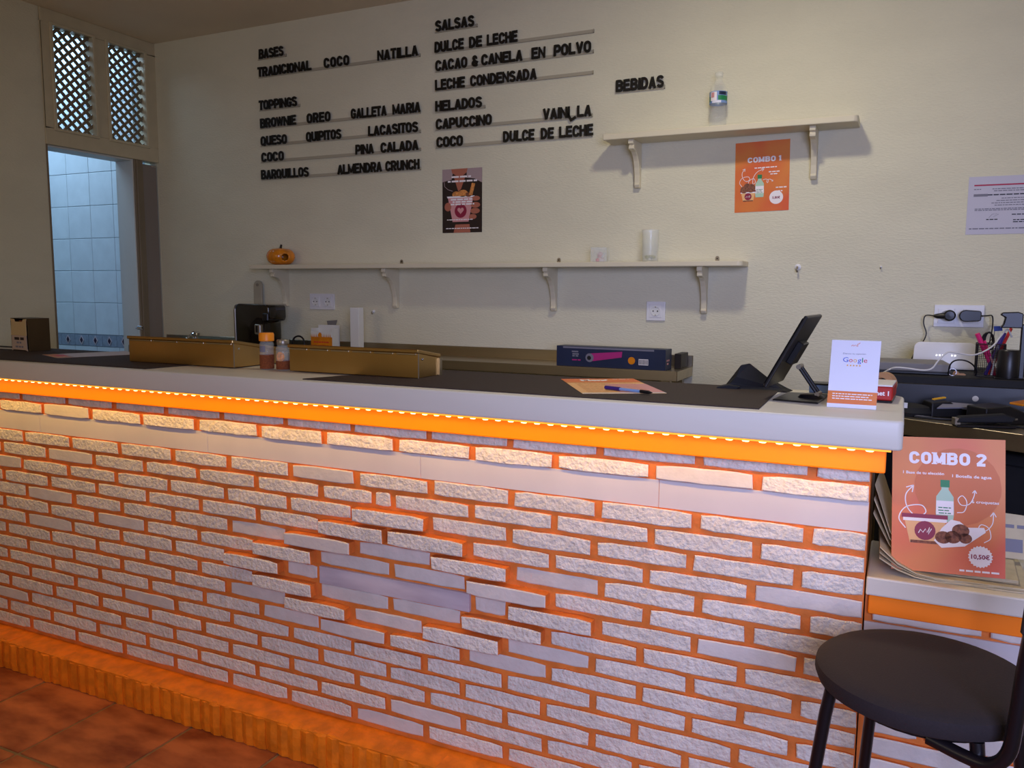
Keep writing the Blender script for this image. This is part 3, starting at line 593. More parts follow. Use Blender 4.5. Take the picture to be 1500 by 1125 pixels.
# wall sockets and hooks
def socket(label, x, z, n, W=.081):
    t = thing('wall_socket', label, 'socket', (x, YB, z))
    MB().box(-W*n/2, W*n/2, -.008, 0, -.0405, .0405).build('plate', 'white', t, .002, seg=2)
    for i in range(n):
        cx = -W*n/2+W*(i+.5)
        MB().box(cx-.027, cx+.027, -.0105, -.008, -.027, .027).build('insert', 'white', t, .001)
        MB().lathe([(.0205, 0), (.0205, .0025), (.0185, .0025), (.0175, -.010), (0, -.010)], (0, 0, 0), 24).build('well', 'offw', t, smooth=True, loc=(cx, -.0108, 0), rot=(math.pi/2, 0, 0))
        for dx in (-.0095, .0095): MB().lathe([(0, .0), (.0026, 0), (.0026, .003), (0, .0012)], (0, 0, 0), 10).build('pin_hole', 'black', t, loc=(cx+dx, -.0105, 0), rot=(math.pi/2, 0, 0))
        for dz in (-.017, .017): MB().box(cx-.002, cx+.002, -.0135, -.0105, dz-.002, dz+.002).build('earth_clip', 'silver', t)
    return t
socket('double white wall socket behind the orange and white carton', -.472, 1.372, 2, .078)
socket('single white wall socket under the right end of the long shelf', 1.285, 1.353, 1)
socket('double white wall socket at right with two black plugs in it', 2.4155, 1.354, 2)
def hook(label, x, z, s=1):
    t = thing('wall_hook', label, 'hook', (x, YB, z))
    MB().lathe([(0, 0), (.009*s, 0), (.009*s, .004), (.004*s, .006), (.004*s, .014), (0, .016)], (0, 0, 0), 14).build('hook_base', 'white', t, smooth=True, rot=(math.pi/2, 0, 0))
    MB().tube(spline([(0, -.014, 0), (0, -.02*s, -.006*s), (0, -.018*s, -.014*s), (0, -.01*s, -.013*s)], 4), .0025*s, 6).build('hook_tip', 'silver', t, smooth=True)
hook('white and steel wall hook right of the long shelf', 1.849, 1.535, 1.3); hook('small white wall hook right of the tall white carton', -.156, 1.327, .9); hook('tiny nail alone on the wall above the card stand', 2.146, 1.533, .5)

# ================================================================ THINGS ON THE SHELVES
t = thing('pumpkin_holder', 'glazed orange pumpkin shaped candle holder on the long shelf', 'ornament', (-.672, 1.39, 1.557))
mb = MB(); nseg, nr = 112, 30; vs = []; hx = V((.85, -.5)).normalized()
for i in range(nr+1):
    a = -math.pi/2+math.pi*i/nr
    for k in range(nseg):
        g = 2*math.pi*k/nseg; rr = .062+.030*math.cos(a) if abs(math.cos(a)) > .01 else .05
        rr = .073*math.cos(a)**.62 if math.cos(a) > 1e-4 else .0; rr *= 1-.055*abs(math.sin(g*4))**.6*0-.05*(1-abs(math.sin(g*4)))
        vs.append((rr*math.cos(g), rr*math.sin(g), .043+.0425*math.sin(a)-(.006 if i == nr else 0)))
fs = [(i*nseg+k, i*nseg+(k+1) % nseg, (i+1)*nseg+(k+1) % nseg, (i+1)*nseg+k) for i in range(nr) for k in range(nseg)]
keep = []
for f in fs:                                   # round opening on the side towards the bar
    c = sum((V(vs[j]) for j in f), V())/4; d = V((c.x*hx.y-c.y*hx.x, c.z-.038))
    if not (d.length < .0185 and c.x*hx.x+c.y*hx.y > 0): keep.append(f)
sh = mb.add(vs, keep).build('pumpkin_body', 'pumpkin', t, smooth=True); md = sh.modifiers.new('s', 'SOLIDIFY'); md.thickness = .005
MB().tube([(0, 0, .078), (.002, 0, .09), (.006, .0, .104)], [.009, .006, .005], 8).build('stem', 'stem', t, smooth=True)
t = thing('plastic_bottle', 'clear plastic water bottle with a printed label on the upper shelf', 'bottle', (1.530, 1.405, 2.074))
prof = [(0, .002), (.028, 0), (.0335, .006), (.034, .03), (.033, .05), (.029, .078), (.030, .083), (.0335, .09), (.0335, .14), (.032, .152), (.022, .17), (.0145, .182), (.013, .19), (.0155, .192), (.0155, .196), (.013, .198)]
MB().lathe(prof+[(.013, .204)], (0, 0, 0), 28).build('bottle_body', 'pet', t, smooth=True)
MB().lathe([(.0155, .199), (.016, .213), (.0145, .215), (0, .215)], (0, 0, 0), 20).build('cap', 'clear', t, smooth=True)
def band(t, name, m, r, a0, a1, z0, z1, n=12):
    vs = [(r*math.cos(math.radians(a0+(a1-a0)*i/n)), r*math.sin(math.radians(a0+(a1-a0)*i/n)), z) for z in (z0, z1) for i in range(n+1)]
    MB().add(vs, [(i, i+1, n+2+i, n+1+i) for i in range(n)]).build(name, m, t, smooth=True)
band(t, 'label_wrap', 'lblue', .0341, 0, 360, .094, .139, 32); band(t, 'label_green', 'green', .0344, -80, 30, .104, .122); band(t, 'label_green', 'green', .0344, -150, -135, .1, .12); band(t, 'label_navy', 'navy', .0344, -75, -20, .124, .137)
band(t, 'label_white', 'pwhite', .0345, -135, -88, .103, .136); band(t, 'label_pink', 'pink', .0348, -128, -105, .115, .134); band(t, 'label_silver', 'cardw', .0346, -120, -60, .094, .103)
t = thing('clear_cube', 'small clear cube with a figurine inside on the long shelf', 'ornament', (1.058, 1.39, 1.557), .15)
MB().box(-.034, .034, -.034, .034, .0005, .002).box(-.034, .034, -.034, .034, .060, .062).box(-.034, .034, -.034, -.0325, .002, .06).box(-.034, .034, .0325, .034, .002, .06).box(-.034, -.0325, -.0325, .0325, .002, .06).box(.0325, .034, -.0325, .0325, .002, .06).build('acrylic_case', 'clear', t)
g = MB().lathe([(0, .002), (.018, .003), (.02, .012), (.012, .02), (.014, .03), (.011, .04), (0, .046)], (0, 0, 0), 12); g.build('figurine', 'seashell', t, smooth=True)
MB().lathe([(0, .002), (.008, .003), (.009, .012), (0, .018)], (-.008, -.016, 0), 10).build('figurine_base', 'red', t, smooth=True); MB().tube([(.01, -.01, .02), (.022, -.014, .036)], .004, 6).build('figurine_arm', 'white', t)
t = thing('tall_glass', 'tall clear glass with dry moss in the bottom on the long shelf', 'glass', (1.275, 1.39, 1.557))
MB().lathe([(0, 0), (.032, 0), (.034, .004), (.0355, .13), (.0335, .13), (.031, .008), (0, .007)], (0, 0, 0), 28).build('glass_body', 'glass', t, smooth=True)
mb = MB(); r = random.Random(3)
for k in range(9): a = r.uniform(0, 6.28); q = r.uniform(.004, .018); mb.lathe([(0, -.007), (.007, -.003), (.008, .002), (0, .007)], (q*math.cos(a), q*math.sin(a), .016+r.uniform(0, .008)), 8)
o = mb.build('dry_moss', 'olive', t, smooth=True); o['kind'] = 'stuff'

# ================================================================ STEEL SHELF BEHIND THE BAR AND WHAT STANDS ON IT
t = thing('steel_wall_counter', 'narrow stainless steel counter along the wall behind the bar', 'counter', (0, 1.33, 1.125)); x0, x1 = -1.585, 1.45
MB().box(x0, x1, -.13, .13, -.004, 0).build('steel_top', 'steel', t, .001)
B('front_lip', 'steel', t, x0, x1, -.132, -.128, -.038, .0012, .001); B('splashback', 'steel', t, x0, x1, .128, .1385, -.002, .046, .002); B('end_lip', 'steel', t, x1-.003, x1+.001, -.13, .128, -.038, 0, .001)
for lx in (-1.5, -.1, 1.40): 
    for ly in (-.1, .1): B('leg', 'steel', t, lx-.018, lx+.018, ly-.018, ly+.018, -1.125, -.004, .002)
t = thing('coffee_machine', 'glossy black capsule coffee machine on the steel counter at left', 'coffee machine', (-.715, 1.285, 1.125))
pf = [(-.145, 0), (.115, 0), (.118, .10), (.115, .145), (.155, .15), (.165, .17), (.163, .222), (.145, .232), (-.125, .236), (-.145, .225), (-.15, .2)]
MB().prism([(a*.70, b) for a, b in pf], (0, .055, 0), (1, 0, 0), (0, 0, 1), (0, -1, 0), .13).build('machine_body', 'coffee', t, .01, seg=3, smooth=True)
MB().prism([(-.116, 0), (-.104, 0), (-.106, .21), (-.098, .232), (-.110, .226), (-.118, .2)], (0, .053, 0), (1, 0, 0), (0, 0, 1), (0, -1, 0), .126).build('side_trim', 'silver', t, .002)
B('spout', 'silver', t, .035, .075, -.095, -.07, .085, .135, .005); B('spout_slot', 'black', t, .048, .060, -.0965, -.0945, .095, .128); B('drip_tray', 'black', t, .0, .118, -.09, .04, 0, .02, .004); B('brew_head', 'black', t, .075, .112, -.08, .04, .152, .19, .004)
t = thing('cutting_board', 'small pale board with a rounded top leaning behind the coffee machine', 'board', (-.884, 1.452, 1.126), rot=(math.radians(-1), 0, 0))
MB().prism([(-.028, 0), (.028, 0)]+arc(0, .325, .028, 0, 180, 10), (0, 0, 0), (1, 0, 0), (0, 0, 1), (0, -1, 0), .012).build('board_blank', 'board', t, .002)
MB().lathe([(.004, 0), (.008, 0), (.008, .0135), (.004, .0135), (.004, 0)], (0, 0, 0), 12, close=True).build('hanging_ring', 'silver', t, loc=(0, 0, .33), rot=(math.pi/2, 0, 0))
t = thing('printed_carton', 'open orange and white printed carton on the steel counter', 'carton', (-.330, 1.305, 1.125), .03)
t.scale = (.84, .62, 1)
MB().box(-.075, .075, -.05, -.047, 0, .105).box(-.075, .075, .047, .05, 0, .135).box(-.075, -.072, -.047, .047, 0, .12).box(.072, .075, -.047, .047, 0, .12).box(-.072, .072, -.047, .047, 0, .003).build('carton_body', 'offw', t)
pg = Page(t, (-.075, -.05, 0), (1, 0, 0), (0, 0, 1), (0, -1, 0)); pg.rect('orange_panel', 0, .15, 0, .078, 'pumpkin'); pg.disc('orange_disc', .065, .088, .012, 'pumpkin', .0004)
pg.polys('orange_rays', [[(.012*k, .078), (.012*k+.007, .078), (.012*k+.004, .095)] for k in range(12)], 'pumpkin', .0002); pg.dashes('printed_text', [(.02, .13, .05), (.02, .12, .032)], .006, 'red', 4, .0006)
MB().prism([(-.03, 0), (.03, 0), (.04, .025), (-.035, .02)], (.02, .05, .135), (1, 0, 0), (0, 0, 1), (0, 1, 0), .002).build('flap', 'grey', t)
t = thing('white_carton', 'tall narrow plain white carton on the steel counter', 'carton', (-.136, 1.30, 1.125), .0); MB().box(-.025, .025, -.02, .02, 0, .222).build('carton_body', 'offw', t, .001); MB().box(-.024, .024, -.019, .019, .222, .2235).build('top_flap', 'white', t)
cbl = MB().tube(spline([(-.575, 1.38, 1.13), (-.545, 1.34, 1.13), (-.525, 1.29, 1.15), (-.505, 1.28, 1.190), (-.475, 1.28, 1.203), (-.447, 1.28, 1.19), (-.432, 1.28, 1.15), (-.425, 1.33, 1.13), (-.43, 1.42, 1.13)], 5), .0045, 7); tag(cbl.build('power_cord', 'cord', None, smooth=True), 'black cord looping up between coffee machine and printed carton', 'cord')
t = thing('tap', 'small chrome tap top showing above the left steel container', 'tap', (-1.19, 1.30, 1.125)); MB().lathe([(.018, 0), (.016, .01), (.013, .012), (.012, .055), (.022, .062), (.024, .072), (.014, .082), (0, .084)], (0, 0, 0), 18).build('tap_body', 'chrome', t, smooth=True); MB().tube([(0, 0, .05), (.0, -.04, .06), (0, -.06, .045)], .007, 8).build('spout', 'chrome', t, smooth=True)
# long navy box
t = thing('vacuum_box', 'long navy box printed with a magenta cylinder on the steel counter', 'box', (1.165, 1.265, 1.125), -.05)
MB().box(-.236, .236, -.04, .04, 0, .083).build('box_body', 'navy', t, .001)
pg = Page(t, (-.236, -.04, 0), (1, 0, 0), (0, 0, 1), (0, -1, 0))
pg.rect('top_strip', .03, .425, .074, .081, 'greyp'); pg.poly('printed_cylinder', [(.15, .022), (.29, .045), (.292, .068), (.155, .056)], 'magenta', .0002); pg.disc('printed_cylinder_end', .15, .038, .018, 'greyp', .0004, n=20); pg.disc('printed_lens', .148, .037, .009, 'blackink', .0006, n=16)
pg.disc('orange_sticker', .332, .034, .015, 'pumpkin', .0004); pg.rect('barcode_field', .362, .402, .018, .042, 'pwhite', .0002); pg.polys('barcode', [[(.364+.0055*k, .02), (.367+.0055*k, .02), (.367+.0055*k, .04), (.364+.0055*k, .04)] for k in range(7)], 'blackink', .0005)
pg.dashes('printed_logo', [(.07, .108, .058), (.073, .105, .048), (.073, .105, .04)], .006, 'greyp', 2, .0003); pg.dashes('printed_text', [(.072, .11, .024)], .005, 'magenta', 6, .0003)
pe = Page(t, (.236, -.04, 0), (0, 1, 0), (0, 0, 1), (1, 0, 0)); pe.dashes('end_text', [(.015, .05, .035), (.02, .045, .022)], .007, 'pink', 3)
tag(MB().box(1.405, 1.432, 1.33, 1.45, 1.125, 1.185).build('small_box', 'stem', None, .001), 'small dark box standing at the end of the steel counter', 'box')
# ================================================================ ON THE BAR WORKTOP
ZT = 1.1752
def mat_thing(label, pts):
    cx = sum(p[0] for p in pts)/len(pts); cy = sum(p[1] for p in pts)/len(pts)
    t = MB().prism([(a-cx, b-cy) for a, b in pts], (0, 0, 0), (1, 0, 0), (0, 1, 0), (0, 0, 1), .0028).build('bar_mat', 'mat_', None, .0008, loc=(cx, cy, ZT))
    return tag(t, label, 'mat')
mat_thing('long brown rubber mat on the right half of the bar worktop', [(.671, -.074), (1.953, -.071), (1.945, .352), (.84, .352)])
mat_thing('brown rubber mat on the left end of the bar worktop under the napkin holder', [(XL+.01, -.088), (.037, -.077), (.055, .075), (.055, .352), (XL+.01, .352)])
ZM = ZT+.0029
def container(label, x0, x1, y0, y1, H, lips):
    cx = (x0+x1)/2; t = thing('steel_container', label, 'container', (cx, y0, ZM)); W = (x1-x0)/2; D = y1-y0
    sl = .17                                   # the top slopes down towards the staff side
    MB().prism([(0, 0), (D, 0), (D, H-.011-sl*D), (0, H-.011)], (-W, 0, 0), (0, 1, 0), (0, 0, 1), (1, 0, 0), 2*W).build('container_body', 'steeld', t, .0015)
    MB().prism([(-.005, H-.011), (D+.004, H-.011-sl*D), (D+.004, H-sl*D), (-.005, H)], (-W-.004, 0, 0), (0, 1, 0), (0, 0, 1), (1, 0, 0), 2*W+.005).build('container_lid', 'steeld', t, .002)
    n = lips; w_ = 2*W/n
    for k in range(n): B('lid_lip', 'steel', t, -W+w_*k+.006, -W+w_*(k+1)-.006, -.0045, -.001, H-.017, H-.012, .0008)
    B('edge_trim', 'silver', t, W-.001, W+.0012, -.001, .002, 0, H-.012)
    B('corner_post', 'steel', t, W-.004, W+.006, D-.012, D+.002, 0, H-.012-sl*D)
    MB().lathe([(0, 0), (.004, .0), (.003, .002), (0, .0025)], (0, 0, 0), 10).build('rivet', 'chrome', t, smooth=True, loc=(W+.0005, .022, H-.03), rot=(0, math.pi/2, 0))
    return t
container('left of the two long steel containers with painted warm reflections on the bar', -.222, .264, .078, .330, .091, 4)
container('right of the two long steel containers with painted warm reflections on the bar', .486, .964, .088, .212, .085, 6)
# shakers
t = thing('spice_shaker', 'taller clear spice shaker with a bright orange lid on the bar', 'shaker', (.373, .112, ZT))
MB().lathe([(0, 0), (.021, 0), (.0225, .004), (.0225, .085), (.019, .09), (.019, .094)], (0, 0, 0), 24).build('jar', 'pet', t, smooth=True)
MB().lathe([(0, .001), (.0228, .003), (.0230, .048), (0, .05)], (0, 0, 0), 24).build('spice', 'spice', t, smooth=True)
MB().lathe([(.0225, .092), (.0242, .094), (.0242, .115), (.022, .119), (0, .119)], (0, 0, 0), 28).build('lid', 'lid', t, smooth=True)
band(t, 'jar_label', 'greyp', .0228, -120, -60, .058, .078)
t = thing('spice_shaker', 'shorter clear spice shaker with a grey lid and round orange sticker', 'shaker', (.432, .122, ZT))
MB().lathe([(0, 0), (.0215, 0), (.023, .004), (.023, .07), (.018, .08), (.018, .082)], (0, 0, 0), 24).build('jar', 'pet', t, smooth=True)
MB().lathe([(0, .001), (.0232, .003), (.0234, .03), (0, .031)], (0, 0, 0), 24).build('spice', 'spice', t, smooth=True)
MB().lathe([(.0185, .081), (.0195, .083), (.0195, .096), (.018, .098), (0, .098)], (0, 0, 0), 24).build('lid', 'silver', t, smooth=True)
g = []
for k in range(14):
    a = 2*math.pi*k/14; g.append((.0233*math.cos(math.radians(-75)+math.cos(a)*.62), .0233*math.sin(math.radians(-75)+math.cos(a)*.62), .044+.0155*math.sin(a)))
MB().add(g, [tuple(range(14))]).build('round_sticker', 'gold', t)
# napkin dispenser
t = thing('napkin_dispenser', 'dark metal napkin dispenser with printed napkins at the left end of bar', 'dispenser', (-1.005, .205, ZM), math.radians(-6))
D = .088; W = .064; H = .132
MB().box(-W, W, .004, D, 0, .002).box(-W, W, .002, D, H-.002, H).box(-W, -W+.002, 0, D, 0, H).box(W-.002, W, .0, D, 0, H).box(-W, W, D-.002, D, 0, H).build('housing', 'dispenser', t, .0008)
MB().prism([(-W+.004, .062), (W-.01, .062), (W-.010, .118), (W-.004, H-.002), (W-.03, H-.004), (W-.036, .118), (-W+.036, .118), (-W+.03, H-.004), (-W+.002, H-.002), (-W+.01, .118)], (0, .001, 0), (1, 0, 0), (0, 0, 1), (0, -1, 0), .004).build('face_plate', 'napkin', t, .001)
MB().prism([(-W+.008, .008), (-W+.006, 0), (-W+.02, .004), (W-.022, .004), (W-.006, -.0), (W-.010, .01), (W-.012, .062), (-W+.010, .062)], (0, .000, 0), (1, 0, 0), (0, 0, 1), (0, -1, 0), .003).build('napkin', 'napprint', t)
MB().prism([(-.03, .0), (.03, 0), (.03, .02), (-.03, .02)], (0, .02, H-.03), (1, 0, 0), (0, 0, 1), (0, -1, 0), .004).build('spring_plate', 'spice', t)
pg = Page(t, (-W, -.0032, 0), (1, 0, 0), (0, 0, 1), (0, -1, 0))
pg.dashes('napkin_text', [(.03, .1, .044)], .011, 'dprint', 12); pg.dashes('napkin_text', [(.045, .08, .03), (.035, .095, .013)], .007, 'greyp', 4)
sm = thing('mat_tag', 'pale paper slip lying left of the napkin dispenser', 'paper', (-1.19, .26, ZM)); MB().box(-.09, .09, -.02, .02, 0, .0008).build('slip', 'offw', sm)
# leaflets
def leaflet(label, P, base, loc_z, title=None, L=None, W=None):
    a = V(P[0]+(0,)); u = V(P[1]+(0,))-a; W_ = W or u.length; u.normalize(); v = V((-u.y, u.x, 0)); L_ = L or .3
    t = thing('menu_leaflet', label, 'leaflet', (a.x, a.y, loc_z+.0006)); n = V((0, 0, 1))
    MB().add([V(), u*W_, u*W_+v*L_, v*L_, -n*.0006, u*W_-n*.0006, u*W_+v*L_-n*.0006, v*L_-n*.0006], [(0, 1, 2, 3), (7, 6, 5, 4), (0, 4, 5, 1), (1, 5, 6, 2), (2, 6, 7, 3), (3, 7, 4, 0)]).build('paper_sheet', base, t)
    return t, Page(t, (0, 0, 0), u, v, n), W_, L_
t, p, W_, L_ = leaflet('orange printed menu leaflet under a blue pen on the right mat', ((1.515, -.02), (1.70, .092)), 'cup_', ZM, L=.345)
p.rect('orange_header', 0, W_, L_*.72, L_, 'porange', .0001); p.rect('white_margin', 0, W_, 0, .014, 'offw', .0001); p.rect('pink_panel', .1, W_, .014, L_*.6, 'pink', .0001)
p.text('menu_title', 'Menú', .05, .285, .036, 'pwhite', .06, .085, .0003); p.dashes('menu_text', [(.15, .2, .325)], .006, 'pwhite', 3, .0003); p.dashes('menu_text', [(.02+.0*k, .19, .03+.022*k) for k in range(10)], .004, 'gold', 5, .0003)
t, p, W_, L_ = leaflet('pale menu leaflet with an orange end lying on the left mat', ((-.737, .111), (-.55, .039)), 'mauve', ZM, L=.30)
t.location.z += 0
p.rect('orange_panel', .0, W_, .0, .05, 'gold', .0001); p.rect('red_panel', .05, .13, .02, .06, 'red', .0002); p.rect('white_panel', 0, W_, .06, L_, 'paper', .0001)
t = thing('pen', 'blue and clear ballpoint pen lying on the orange leaflet', 'pen', (1.555, .085, ZM+.0062), rot=(0, math.radians(90), math.radians(-20)))
MB().tube([(0, 0, -.012), (0, 0, .095)], .0038, 8).build('barrel', 'lblue', t, smooth=True); MB().tube([(0, 0, -.02), (0, 0, .028)], .005, 8).build('cap', 'purple', t, smooth=True); MB().tube([(0, 0, .093), (0, 0, .12)], [.0044, .0044], 8).build('grip', 'black', t, smooth=True); MB().tube([(0, 0, .12), (0, 0, .13)], [.004, .001], 8).build('tip', 'black', t)
MB().tube([(0, .002, 0), (0, .002, .09)], .0016, 6).build('ink_tube', 'purple', t)
# review card stand
t = thing('card_stand', 'clear stand with a white review card near the right end of bar', 'card stand', (2.137, .047, ZT))
u = V((1, 0, 0)); v = V((.015, .22, 1)).normalized()
W_, H_ = .1035, .155
MB().prism([(-W_/2, 0), (W_/2, 0), (W_/2, H_+.002), (-W_/2, H_+.002)], (0, .001, .0), u, v, (0, 1, 0), .002).build('clear_backing', 'clear', t)
MB().prism([(-W_/2, .0), (W_/2, .0), (W_/2, .05), (-W_/2, .05)], (0, .003, 0), u, V((0, 1, 0.02)), (0, 0, 1), .002).build('clear_foot', 'clear', t)
n = u.cross(v); MB().prism([(-W_/2, .0), (W_/2, .0), (W_/2, H_), (-W_/2, H_)], (0, -.0005, .0005), u, v, n, .0008).build('card', 'cardw', t)
p = Page(t, V((0, -.0005, .0005))+n*.0008-u*W_/2, u, v, n)
p.rect('orange_band', 0, W_, .009, .038, 'porange'); p.dashes('band_text', [(.01, .094, .0305), (.01, .09, .025), (.01, .094, .0195)], .0022, 'pwhite', 4, .0003)
p.stroke('small_logo', [[(.042, .142), (.045, .145), (.047, .142), (.05, .145), (.052, .142), (.056, .149), (.055, .141)], [(.057, .147), (.06, .15)]], .0012, 'porange')
p.text('card_text', 'Danos tu opinión', W_/2-.002, .123, .0035, 'greyp', .0, .048, 0, 'c')
x = .0265
for ch, m_, w_, hh in (('G', 'blue', .0115, .0115), ('o', 'red', .0075, .0115), ('o', 'yellow', .0075, .0115), ('g', 'blue', .0075, .0115), ('l', 'green', .0018, .0115), ('e', 'red', .0075, .0115)):
    p.text('wordmark_letter', ch, x, .105, hh, m_, .0, w_); x += w_+.0016
for k in range(5): p.poly('printed_star', [(.037+.0065*k+(.0026 if i % 2 == 0 else .0011)*math.sin(math.pi*i/5), .0975+(.0026 if i % 2 == 0 else .0011)*math.cos(math.pi*i/5)) for i in range(10)], 'yellow')
# tablet on its stand, seen from the side
t = thing('tablet', 'black tablet tilted on a metal stand at the right of the bar', 'tablet', (2.02, .19, ZT), math.radians(-5)); u = V((.4637, 0, .886)); n = V((.886, 0, -.4637))
MB().obox(V((-.030, 0, .118)), u*.098, (0, .095, 0), n*.0045).build('tablet_body', 'black', t, .003, seg=2)
MB().obox(V((-.030, 0, .118))-n*.0048, u*.09, (0, .097, 0), n*.0005).build('screen', 'coffee', t)
MB().obox(V((-.030, 0, .118))+n*.012, u*.03, (0, .035, 0), n*.008).build('hinge_block', 'black', t, .002)
for dy in (-.014, .014): MB().tube([(-.012, dy, .078), (.036, dy-.01, .014)], .0042, 8).build('stand_arm', 'black', t, smooth=True)
for q in ((-.012, 0, .078), (.036, -.01, .014)): MB().lathe([(0, -.019), (.006, -.019), (.006, .019), (0, .019)], (0, 0, 0), 12).build('pivot', 'silver', t, smooth=True, loc=q, rot=(math.pi/2, 0, 0))
MB().prism([(-.055, -.09), (.052, -.10), (.046, .085), (-.052, .075)], (0, 0, 0), (1, 0, 0), (0, 1, 0), (0, 0, 1), .004).build('base_plate', 'black', t, .0015)
MB().lathe([(0, .004), (.032, .004), (.026, .011), (.012, .014), (0, .014)], (.02, -.01, 0), 20).build('base_boss', 'black', t, smooth=True)
# crumpled black case behind the tablet
t = thing('black_case', 'folded black cloth case lying behind the tablet on the bar', 'case', (1.88, .31, ZT))
vs = [(-.09, -.03, 0), (.09, -.03, 0), (.10, .03, 0), (-.085, .035, 0), (-.06, -.02, .016), (-.034, -.012, .066), (-.012, .0, .071), (.075, -.01, .006), (.08, .02, .008), (-.02, .025, .06), (-.07, .02, .018), (-.045, -.02, .035), (-.036, .02, .062)]
MB().add(vs, [(0, 1, 2, 3), (0, 4, 7, 1), (4, 11, 5, 6, 7), (1, 7, 8, 2), (7, 6, 9, 8), (6, 5, 12, 9), (5, 11, 10, 12), (11, 4, 10), (4, 0, 3, 10), (3, 2, 8, 9, 12, 10)]).build('case_body', 'matte', t, .002)
MB().prism([(-.095, 0), (-.04, .0), (-.03, .01), (-.06, .013), (-.09, .006)], (0, -.036, 0), (1, 0, 0), (0, 0, 1), (0, 1, 0), .05).build('case_flap', 'matte', t, .001)
# red and white box, blue box, tape roll
t = thing('card_box', 'red box with a white top lying behind the review card', 'box', (2.166, .205, ZT+.006), math.radians(-3))
B('box_body', 'rbox', t, -.05, .055, -.02, .12, 0, .033, .003); B('box_top', 'white', t, -.049, .054, -.019, .119, .033, .037, .001); B('dark_base', 'black', t, -.05, .055, -.018, .118, -.006, -.0002, .002)
pg = Page(t, (-.05, -.02, 0), (1, 0, 0), (0, 0, 1), (0, -1, 0)); pg.text('box_text', 'Garnet 1', .045, .012, .011, 'pwhite', .03, .052)
t = thing('tape_roll', 'roll of brown tape standing behind the red box', 'tape', (2.197, .338, ZT+.0305)); MB().lathe([(.016, -.011), (.030, -.011), (.030, .011), (.016, .011), (.016, -.011)], (0, 0, 0), 32, close=True).build('tape_body', 'tape', t, smooth=True, rot=(math.pi/2, 0, math.radians(-25)))
t = thing('blue_box', 'pale blue box with a black lid between tablet and review card', 'box', (2.055, .338, ZT)); B('box_body', 'lblue', t, -.035, .045, -.022, .022, 0, .021, .001); B('lid', 'black', t, -.037, .047, -.024, .024, .021, .026, .001)

# ================================================================ STEEL TABLE AT THE RIGHT AND THE THINGS ON IT
t = thing('steel_table', 'stainless steel table against the wall right of the bar', 'table', (2.5, 1.1, 0)); ZS = 1.06
P = [(2.10, .858), (3.15, .253), (3.15, 1.462), (2.10, 1.462)]; P = [(a-2.5, b-1.1) for a, b in P]
MB().prism(P, (0, 0, ZS-.004), (1, 0, 0), (0, 1, 0), (0, 0, 1), .004).build('table_top', 'steel', t, .001)
a, b = V(P[0]+(0,)), V(P[1]+(0,)); d = (b-a).normalized(); n = V((d.y, -d.x, 0))
MB().obox((a+b)/2+V((0, 0, ZS-.024)), (b-a)/2, n*.0015, (0, 0, .0245)).build('front_lip', 'steel', t, .001)
for (qx, qy) in ((-.34, -.15), (.58, -.66), (.58, .3), (-.34, .3)): B('leg', 'steel', t, qx-.02, qx+.02, qy-.02, qy+.02, 0, ZS-.005, .002)
t = thing('black_cabinet', 'black cabinet under the steel table behind the orange poster', 'cabinet', (2.75, 1.0, 0))
MB().prism([(-.56, -.05), (.32, -.56), (.32, .38), (-.56, .38)], (0, 0, .02), (1, 0, 0), (0, 1, 0), (0, 0, 1), .96).build('cabinet_body', 'matte', t, .004); e = V((.88, -.51, 0)).normalized(); nn = V((e.y, -e.x, 0))
for k in (0, 1): MB().obox(V((-.56, -.05, .5))+e*(.25+.5*k)+nn*.012, e*.243, nn*.011, (0, 0, .45)).build('cabinet_door', 'matte', t, .003)
for k in (0, 1): MB().obox(V((-.56, -.05, .6))+e*(.44+.12*k)+nn*.03, e*.006, nn*.006, (0, 0, .08)).build('handle', 'black', t, .002)
for q in ((-.5, 0), (.25, -.42), (.25, .3), (-.5, .3)): B('foot', 'black', t, q[0]-.02, q[0]+.02, q[1]-.02, q[1]+.02, 0, .02)
t = thing('cash_drawer', 'wide black cash drawer on the steel table by the wall', 'cash drawer', (2.40, .97, ZS))
B('drawer_body', 'matte', t, -.26, .30, .01, .45, .0, .112, .003); B('drawer_front', 'black', t, -.255, .295, -.002, .011, .008, .088, .002); MB().lathe([(0, 0), (.009, 0), (.009, .004), (0, .004)], (0, 0, 0), 14).build('lock', 'silver', t, loc=(.05, -.002, .05), rot=(math.pi/2, 0, 0))
ZD = ZS+.1125
t = thing('grey_case', 'flat grey case lying on the black cash drawer left of router', 'case', (2.27, 1.10, ZD)); MB().prism([(-.12, -.07), (.11, -.07), (.095, .1), (-.115, .1)], (0, 0, .008), (1, 0, 0), (0, 1, 0), (0, 0, 1), .03).build('case_top', 'grey', t, .004); B('case_base', 'black', t, -.118, .105, -.06, .095, 0, .008, .002)
t = thing('router', 'white rounded router with five status lights on the cash drawer', 'router', (2.37, 1.27, ZD), rot=(math.radians(-8), 0, 0))
MB().prism(arc(.075, .072, .022, 90, 0, 6)+[(.099, .01), (.097, 0), (-.097, 0), (-.099, .01)]+arc(-.075, .072, .022, 180, 90, 6), (0, .02, 0), (1, 0, 0), (0, 0, 1), (0, -1, 0), .035).build('router_body', 'white', t, .004, seg=2, smooth=True)
for k, x in enumerate((-.025, -.015, -.005, .022, .032)): MB().lathe([(0, 0), (.0022, 0), (.0022, .001), (0, .001)], (0, 0, 0), 10).build('status_light', 'dot', t, loc=(x, -.015, .048), rot=(math.pi/2, 0, 0))
t = thing('pen_cup', 'black mesh pen cup full of pens on the cash drawer', 'pen cup', (2.492, 1.09, ZD)); s_ = .038
mb = MB()
